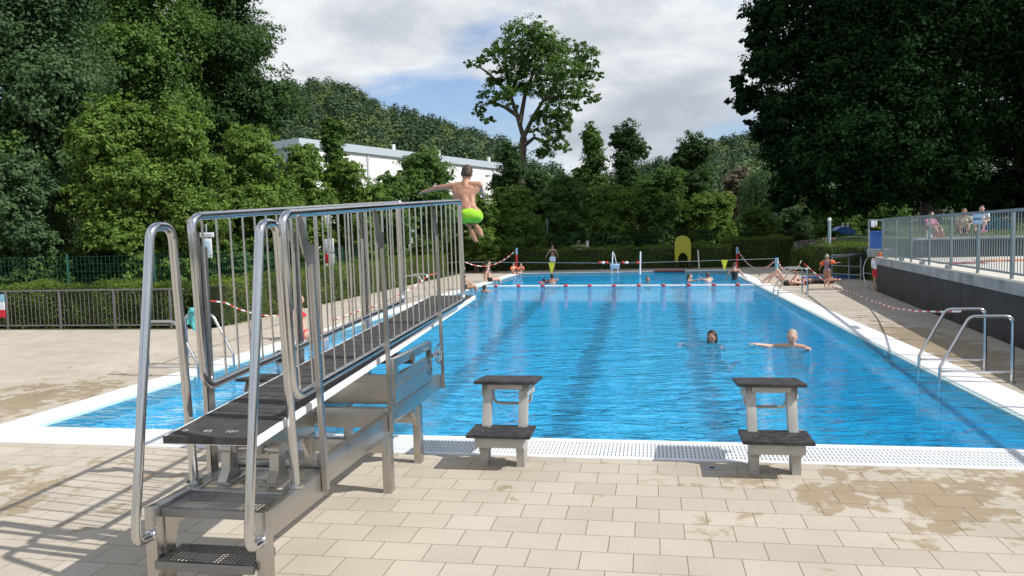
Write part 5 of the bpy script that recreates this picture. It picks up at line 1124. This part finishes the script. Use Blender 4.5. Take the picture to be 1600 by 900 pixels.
chain_rope('red and white tape crossing the shaded deck to the near right ladder', [G(1325,456.5,0.03), G(1345,463,0.10), P(1365,471,12.5), P(1395,481,9.5), P(1430,486,7.0), P(1470,487,5.0), P(1500,486.5,3.9)], 0.014, 0.33, 'barrier_tape', 'tape')
chain_rope('red and white tape tied to the left ladder with the towel', [P(330,470,3.85), P(352,473,4.6), P(376,484,5.6), P(400,491,6.8), P(425,494,8.0), P(470,486,10.5)], 0.014, 0.30, 'barrier_tape', 'tape')
chain_rope('red and white tape sagging from the far left ladder along the deck', [P(683,427,14.6), P(670,430,14.4), P(658,440,13.6), P(640,452,12.6), P(620,462,12.0), G(600,474,0.03), G(560,486,0.03), G(520,500,0.03)], 0.015, 0.3, 'barrier_tape', 'tape')
# ------------------------------------------------------------------ poles and signs
for lab, px, yt, yb, Y, r in (('thin grey pole behind the far hedge, left of the girl in white shorts',855,342,391,37.5,0.05), ('thin grey pole before the willow',1212,330,388,46,0.06)):
    a, b = P(px,yb,Y), P(px,yt,Y); a.z = 0; root = empty('lamp_pole', a, lab, 'pole'); mb = MB(); mb.tube([a,b],[r,r*0.8],10); mb.build('pole', post_grey, root); mb = MB(); mb.tube([b-Vector((0,0,0.35)),b+Vector((0,0,0.02))],[r*1.6,r*1.5],10); mb.build('lamp_head', galv, root)
a, b = P(1296,430,26.5), P(1296,345,26.5); a.z = 0; root = empty('lamp_pole', a, 'thick grey pole with a white top behind the small child on the right deck', 'pole'); mb = MB(); mb.tube([a,b],0.062,14); mb.build('pole', post_grey, root); mb = MB(); mb.tube([b,b+Vector((0,0,0.10))],0.068,14); mb.ell(b+Vector((0,0,0.10)),(0.068,0.068,0.03)); mb.build('cap', white_p, root)
def px_board(root, x0, y0, x1, y1, Y, m_, name='board', th=0.02):
    a, b = P(x0,y1,Y), P(x1,y0,Y); mb = MB(); mb.box((a.x,Y,a.z),(b.x,Y+th,b.z), None, 0.002); o = mb.build(name, m_, root); return o
Y = 11.5; root = empty('notice_post', P(322,440,Y+0.05), 'post with a white header board and two paper notices above the left hedge', 'notice post')
a = P(322,440,Y+0.05); a.z = 0; mb = MB(); mb.tube([a, P(322,350,Y+0.05)], 0.022, 8); mb.build('pole', galv, root)
px_board(root,312,363,333.5,371,Y,paper,'header_board'); px_board(root,317,372.5,330,403,Y,paper,'notice'); px_board(root,310,405,322,427,Y-0.03,paper,'notice')
text_mesh('lettering','Schwimmer',0.058, Matrix.Translation(P(322.8,367,Y-0.006))@Matrix.Rotation(R(90),4,'X'), ink, root)
px_board(root,320,376,327,396,Y-0.004,sign_pale,'picture', 0.003)
Y = 18.8; root = empty('rescue_board', P(514,440,Y), 'white board with a red and white rescue notice above the left hedge', 'notice board')
a = P(514,440,Y+0.05); a.z = 0; mb = MB(); mb.tube([a, P(514,372,Y+0.05)], 0.03, 8); mb.build('pole', galv, root)
px_board(root,506,373,521,394.5,Y,paper); px_board(root,507,396.5,514,412,Y,red_p,'red_panel'); px_board(root,514.5,396.5,521.5,412,Y,paper,'white_panel'); px_board(root,507,412.2,513,430,Y,paper,'white_panel'); px_board(root,515,412.2,521.5,430,Y,lblue,'blue_panel')
Y = 27.5; root = empty('notice_post', P(642,430,Y), 'thin post with a small white cross board further along the left hedge', 'notice post')
a = P(642,430,Y+0.05); a.z = 0; mb = MB(); mb.tube([a, P(641,356,Y+0.05)], 0.03, 8); mb.build('pole', galv, root)
px_board(root,637,359,647,363.5,Y,paper,'header_board'); px_board(root,639.5,364,644.5,380.5,Y,paper,'notice'); px_board(root,638.5,381.5,642.5,393,Y,paper,'notice')
g1 = G(956,427.5); root = empty('sign_pole', g1, 'white pole with a pale blue sign standing at the far pool edge', 'sign')
Y = g1.y; g1.z = 0; mb = MB(); mb.tube([g1, P(957.5,393,Y)], 0.032, 8); mb.build('pole', white_p, root); mb = MB(); q = Vector((P(959.6,0,Y).x,Y+0.05,0)); mb.tube([q, P(959.8,396,Y+0.05)], 0.016, 6); mb.build('thin_pole', white_p, root)
px_board(root,953.5,412,968,419.8,Y-0.06,sign_pale); text_mesh('lettering','Schwimmer',0.105, Matrix.Translation(P(960.7,415.8,Y-0.065))@Matrix.Rotation(R(90),4,'X'), ink, root)
g1 = G(1000,429); mb = MB(); mb.tube([g1, P(1000.8,393,g1.y)], 0.035, 8); tag(mb.build('white_pole', white_p), 'plain white pole at the far pool edge, right of the signed pole', 'pole')
Y = 36.0; root = empty('warning_marker', P(918,394,Y), 'red marker with a white top above the far hedge', 'marker')
a, b, c = P(918,393.5,Y), P(918,386,Y), P(918,376,Y); mb = MB(); mb.tube([Vector((a.x,Y,0)),a-Vector((0,0,0.01))],0.02,6); mb.build('stake', galv, root); mb = MB(); mb.tube([a,b],[0.10,0.06],10); mb.build('red_cone', red_p, root); mb = MB(); mb.tube([b,c],[0.075,0.075],10); mb.build('white_top', white_p, root)
# yellow arch
Y = 33.1; a, b = P(1067,408,Y), P(1067,368,Y); hw = 12.2/ppm(Y); H_ = b.z-a.z; root = empty('yellow_arch', (a.x,Y,0), 'dull yellow plastic arch with an opening standing before the far hedge', 'arch')
prof = [(-hw*0.95,0),(-hw,0.35*H_),(-hw*0.98,0.72*H_),(-hw*0.8,0.88*H_),(-hw*0.45,0.97*H_),(0,H_),(hw*0.45,0.97*H_),(hw*0.8,0.88*H_),(hw*0.98,0.72*H_),(hw,0.35*H_),(hw*0.95,0),(hw*0.62,0),(hw*0.56,0.18*H_),(hw*0.3,0.30*H_),(0,0.33*H_),(-hw*0.3,0.30*H_),(-hw*0.56,0.18*H_),(-hw*0.62,0)]
mb = MB(); mb.prism([(a.x+x_, a.z+z_) for x_, z_ in prof], Y-0.12, Y+0.22, 1); mb.build('arch_shell', yellow_p, root)
mb = MB(); 
for sx in (-0.78,0.78): mb = MB(); mb.box((a.x+sx*hw-0.05,Y-0.05,0),(a.x+sx*hw+0.05,Y+0.1,a.z)); mb.build('stand', ink_black, root)
q = P(1090.5,392,34.0); mb = MB(); mb.tube([Vector((q.x,33.0,0)), P(1090.5,391,33.0)], 0.035, 8); tag(mb.build('white_post', white_p), 'short white post right of the yellow arch', 'post')
mb = MB(); q0, q1 = G(1022,424.5), G(1070,423.5); mb.box((q0.x,q0.y-0.1,0.003),(q1.x,q0.y+0.6,0.04), None, 0.01); tag(mb.build('red_mat', mat('faded_red_mat',(0.30,0.05,0.05),0.7)), 'faded red mat lying on the far deck', 'mat')
# construction barriers
mb = MB(); mb.add([(10.5,37.2,-0.02),(22,37.2,-0.02),(24,40,0.55),(10.5,40,0.45),(26,60,0.6),(9,60,0.5)], [(0,1,2,3),(3,2,4,5)]); tag(mb.build('grass_bank', lawn, None, False), kind='structure')
def barrier(n_, x0, y0, x1, y1, Y, hpx, mcol, lab):
    for k in range(n_):
        t0, t1 = k/n_, (k+0.96)/n_; a = P(x0+(x1-x0)*t0, y0+(y1-y0)*t0, Y); b = P(x0+(x1-x0)*t1, y0+(y1-y0)*t1, Y); h_ = hpx/ppm(Y)
        root = empty('road_barrier', (a.x,Y,a.z-h_), lab+', '+('first','second','third','fourth')[k]+' from the left', 'barrier', 'construction barriers'+(' white' if mcol is white_p else ' grey'))
        mb = MB(); mb.box((a.x,Y,a.z-h_*0.34),(b.x,Y+0.04,a.z)); mb.build('top_board', mcol, root, False)
        nn = 6; wdt = (b.x-a.x)/nn
        for q in range(nn): mb = MB(); mb.box((a.x+wdt*(q+0.28),Y-0.008,a.z-h_*0.29),(a.x+wdt*(q+0.78),Y+0.001,a.z-h_*0.06)); mb.build('red_square', red_p if mcol is white_p else mat_dr, root, False)
        mb = MB(); mb.box((a.x,Y,a.z-h_),(b.x,Y+0.03,a.z-h_*0.92))
        q = a.x
        while q < b.x: mb.box((q,Y+0.002,a.z-h_*0.92),(q+0.035,Y+0.026,a.z-h_*0.34)); q += 0.085
        mb.build('grille', mcol, root, False)
        mb = MB(); mb.box((a.x+0.05,Y+0.01,0),(a.x+0.09,Y+0.03,a.z)); mb.box((b.x-0.09,Y+0.01,0),(b.x-0.05,Y+0.03,a.z)); mb.build('feet', galv, root, False)
mat_dr = mat('dull_red', (0.20,0.03,0.03), 0.6); barr_grey = mat('barrier_grey', (0.42,0.42,0.40), 0.6)
barrier(4, 1150, 381, 1284, 373.5, 43, 11.5, barr_grey, 'grey barrier with dull red squares behind the far right hedge')
barrier(2, 1285, 372, 1362, 366.5, 38, 14, white_p, 'white barrier with red squares on grass before the blue canopy')
q = P(1184,376,44); mb = MB(); mb.box((q.x-0.11,44,0.4),(q.x+0.11,44.05,q.z+0.15)); tag(mb.build('white_marker', white_p), 'small white marker board rising behind the grey barrier', 'marker')
# blue canopy with two white boards
Y = 39.0; root = empty('blue_canopy', P(1320,368,Y), 'blue canopy shaped like a boat hull with two small white boards on top', 'canopy')
pr = [P(1304,360,Y),P(1312,354,Y),P(1322,353,Y),P(1335,361,Y),P(1334,366,Y),P(1318,366,Y)]
mb = MB(); mb.prism([(p.x,p.z) for p in reversed(pr)], Y-0.3, Y+0.9, 1); mb.build('hull', blue_p, root)
for x_ in (1317,1324.5): px_board(root,x_-1.8,348.5,x_+1.8,355,Y-0.35,white_p,'white_board')
pr = [P(1326,352,Y),P(1331,354,Y),P(1336,364,Y),P(1326,364,Y)]; mb = MB(); mb.prism([(p.x,p.z) for p in reversed(pr)], Y+0.92, Y+1.0, 1); mb.build('back_panel', conc, root)
for x_ in (1310,1332): a = P(x_,366,Y); mb = MB(); mb.tube([Vector((a.x,Y+0.3,0.3)),a+Vector((0,0.3,0))],0.04,8); mb.build('leg', galv, root)
# bin and sign frame at the end of the terrace
Y = 17.6; a, b = P(1362,389,Y), P(1382,361,Y); root = empty('waste_bin', (a.x,Y,1.0), 'tall blue bin behind the far end of the terrace railing', 'bin')
mb = MB(); w0, w1 = a.x+0.02, b.x-0.02; mb.add([(w0+0.03,Y,a.z),(w1-0.03,Y,a.z),(w1-0.03,Y+0.35,a.z),(w0+0.03,Y+0.35,a.z),(w0,Y-0.03,b.z-0.04),(w1,Y-0.03,b.z-0.04),(w1,Y+0.4,b.z-0.04),(w0,Y+0.4,b.z-0.04)], [(0,3,2,1),(4,5,6,7),(0,1,5,4),(1,2,6,5),(2,3,7,6),(3,0,4,7)]); mb.build('tub', blue_p, root)
mb = MB(); mb.box((w0-0.02,Y-0.05,b.z-0.038),(w1+0.02,Y+0.42,b.z), None, 0.01); mb.build('lid', blue_p, root)
mb = MB(); mb.box((w0-0.02,Y-0.02,0.99),(w1+0.4,Y+0.5,a.z-0.001)); tag(mb.build('bin_plinth', conc, None, False), 'concrete plinth under the blue bin', 'plinth')
Y = 17.3; root = empty('end_railing', (P(1358,400,Y).x,Y,1.0), 'short grey end railing with two paper notices beside the blue bin', 'railing')
for x_ in (1357.5,1379): a, b = P(x_,392,Y), P(x_,343.5,Y); mb = MB(); mb.tube([a,b],0.024,8); mb.build('post', fence_grey, root)
for y_ in (344,390): mb = MB(); mb.tube([P(1357.5,y_,Y),P(1379,y_,Y)],0.018,8); mb.build('rail', fence_grey, root)
px_board(root,1361,345,1366.5,355,Y-0.03,paper,'notice'); px_board(root,1367.5,345,1370.5,353,Y-0.03,paper,'notice')
# things and people on the raised lawn and terrace
def lawn_sitter(px, py, Y, label, ang, skin_m, hair, wear, H=1.6, female=True):
    g = P(px,py,Y); pose = dict(pelvis=(0,0,0.06), hiL=(-0.05,0.02,0.055), hiR=(0.05,0.02,0.055), belly=(0,0.01,0.16), chest=(0,0.02,0.275), neck=(0,0.03,0.375), head=(0,0.04,0.465), shL=(-0.108,0.02,0.342), shR=(0.108,0.02,0.342),
        knL=(-0.08,0.20,0.20), knR=(0.08,0.20,0.20), anL=(-0.06,0.30,0.03), anR=(0.06,0.30,0.03), toL=(-0.06,0.38,0.02), toR=(0.06,0.38,0.02), elL=(-0.15,0.10,0.22), wrL=(-0.06,0.22,0.22), elR=(0.15,0.10,0.22), wrR=(0.06,0.22,0.22))
    return person(label, MZ(g.x,Y,g.z,R(ang)), H, pose, skin_m, hair, wear, 0.022, False, True, female, 'people on the raised lawn')
lawn_sitter(1506, 367, 18.5, 'person in a pale top sitting on the lawn under the railing sign', 160, skin_tan, ('bob',hair_brown), (('shirt',mat('pale_top',(0.5,0.45,0.33),0.8)),('shorts',black_f)), 1.5)
lawn_sitter(1452, 370, 19.5, 'person in a red and white top sitting on the lawn, leftmost behind the terrace railing', -150, skin_light, ('short',hair_dark), (('shirt',pink_f),('shorts',white_f)), 1.5)
lawn_sitter(1534, 362, 20.5, 'person in a light blue shirt sitting on the lawn left of the blue tent', 150, skin_light, ('short',hair_dark), (('shirt',white_f),('shorts',blue_f)), 1.6)
g = P(1558, 362, 21.0); root = empty('beach_tent', g, 'turquoise and blue pop-up beach tent on the lawn behind the railing', 'tent')
def dome(cx_, hw_, h_, m_, nm, a0=0.0, a1=math.pi, dep=0.8):
    mb = MB(); vs = []; nu, nv = 14, 9
    for i in range(nu+1):
        for j in range(nv+1): a = a0+(a1-a0)*i/nu; b_ = math.pi*0.5*j/nv; vs.append((cx_+math.cos(a)*hw_*(1-0.15*math.sin(b_)), g.y+math.sin(b_)*dep*(0.3+0.7*math.sin(a)), g.z+math.sin(a)*h_*math.cos(b_)**0.7))
    fs = [(i*(nv+1)+j,(i+1)*(nv+1)+j,(i+1)*(nv+1)+j+1,i*(nv+1)+j+1) for i in range(nu) for j in range(nv)]; mb.add(vs, fs); return mb.build(nm, m_, root)
tq = mat('tent_turquoise',(0.03,0.40,0.50),0.6); tb = mat('tent_blue',(0.10,0.42,0.75),0.6)
dome(P(1552,0,21).x, 0.36, 0.60, tq, 'tent_shell'); dome(P(1570,0,21).x, 0.36, 0.42, tb, 'tent_panel')
for lab, px, py, Y, m_, s_ in (('red bag on the lawn left of the sitting person',1466,374,17.0,red_p,0.16),('pink bag on the lawn left of the beach tent',1533,366,18.5,pink_f,0.16),('white bag on the lawn edge at the left',1452,375,16.8,white_f,0.10)):
    g = P(px,py,Y); root = empty('beach_bag', g, lab, 'bag'); mb = MB(); mb.box((g.x-s_,g.y-0.08,g.z-0.03),(g.x+s_,g.y+0.08,g.z+0.13), None, 0.03); mb.build('pouch', m_, root); mb = MB(); mb.tube(rpath([(g.x-s_*0.5,g.y,g.z+0.12),(g.x-s_*0.4,g.y,g.z+0.22),(g.x+s_*0.4,g.y,g.z+0.22),(g.x+s_*0.5,g.y,g.z+0.12)],0.04,4),0.009,6); mb.build('strap', m_, root)
def towel_on(px, py, z, w_, d_, ang, m_, lab):
    g = G(px,py,z); mb = MB(); nx, ny = 14, 8; vs = [(w_*(i/nx-0.5), d_*(j/ny-0.5), 0.012+0.012*math.sin(i*1.3+j)*math.cos(j*1.7)) for i in range(nx+1) for j in range(ny+1)]
    Mt = Matrix.Translation(g)@Matrix.Rotation(ang,4,'Z'); mb.add([Mt@Vector(v) for v in vs], [(i*(ny+1)+j,(i+1)*(ny+1)+j,(i+1)*(ny+1)+j+1,i*(ny+1)+j+1) for i in range(nx) for j in range(ny)]); o = mb.build('beach_towel', m_); md = o.modifiers.new('s','SOLIDIFY'); md.thickness = 0.01; tag(o, lab, 'towel')
towel_on(1503,411,1.02,0.9,0.5,0.0,mat('crimson_towel',(0.28,0.02,0.04),0.9),'crimson towel lying on the terrace behind the lower rail')
towel_on(1575,407,1.02,1.3,0.6,0.0,mat('orange_towel',(0.55,0.16,0.04),0.9),'orange towel lying on the terrace at the right edge')
p1 = G(1462,402,1.02); lying('sunbather lying on the terrace floor behind the railing', p1, R(62), 1.45, dict(knL=(-0.06,0.22,0.30), anL=(-0.06,0.0,0.14), toL=(-0.06,0.0,0.05)), skin_light, ('short', hair_brown), (('suit', mat('beige_suit',(0.5,0.45,0.38),0.8)),), z=1.02, voxel=0.02)
# banner towel on the left railing
a, b = P(-12,460,8.36), P(8,496,8.36); mb = MB(); nx = 10
for k, m_ in enumerate((0,1,2)):
    mb.m = k; z1 = a.z+(b.z-a.z)*k/3; z0_ = a.z+(b.z-a.z)*(k+1)/3; mb.box((a.x,8.352+0.0,z0_),(b.x,8.372,z1))
tag(mb.build('striped_towel', [lblue, white_f, red_f], None, False), 'blue, white and red towel over the railing at the left picture edge', 'towel')
mb = MB(); q0 = G(1262,440); mb.box((q0.x+0.2,23.2,0.004),(q0.x+2.0,24.0,0.05), None, 0.015); tag(mb.build('blue_mat', blue_p), 'flat blue mat on the deck behind the small child', 'mat')
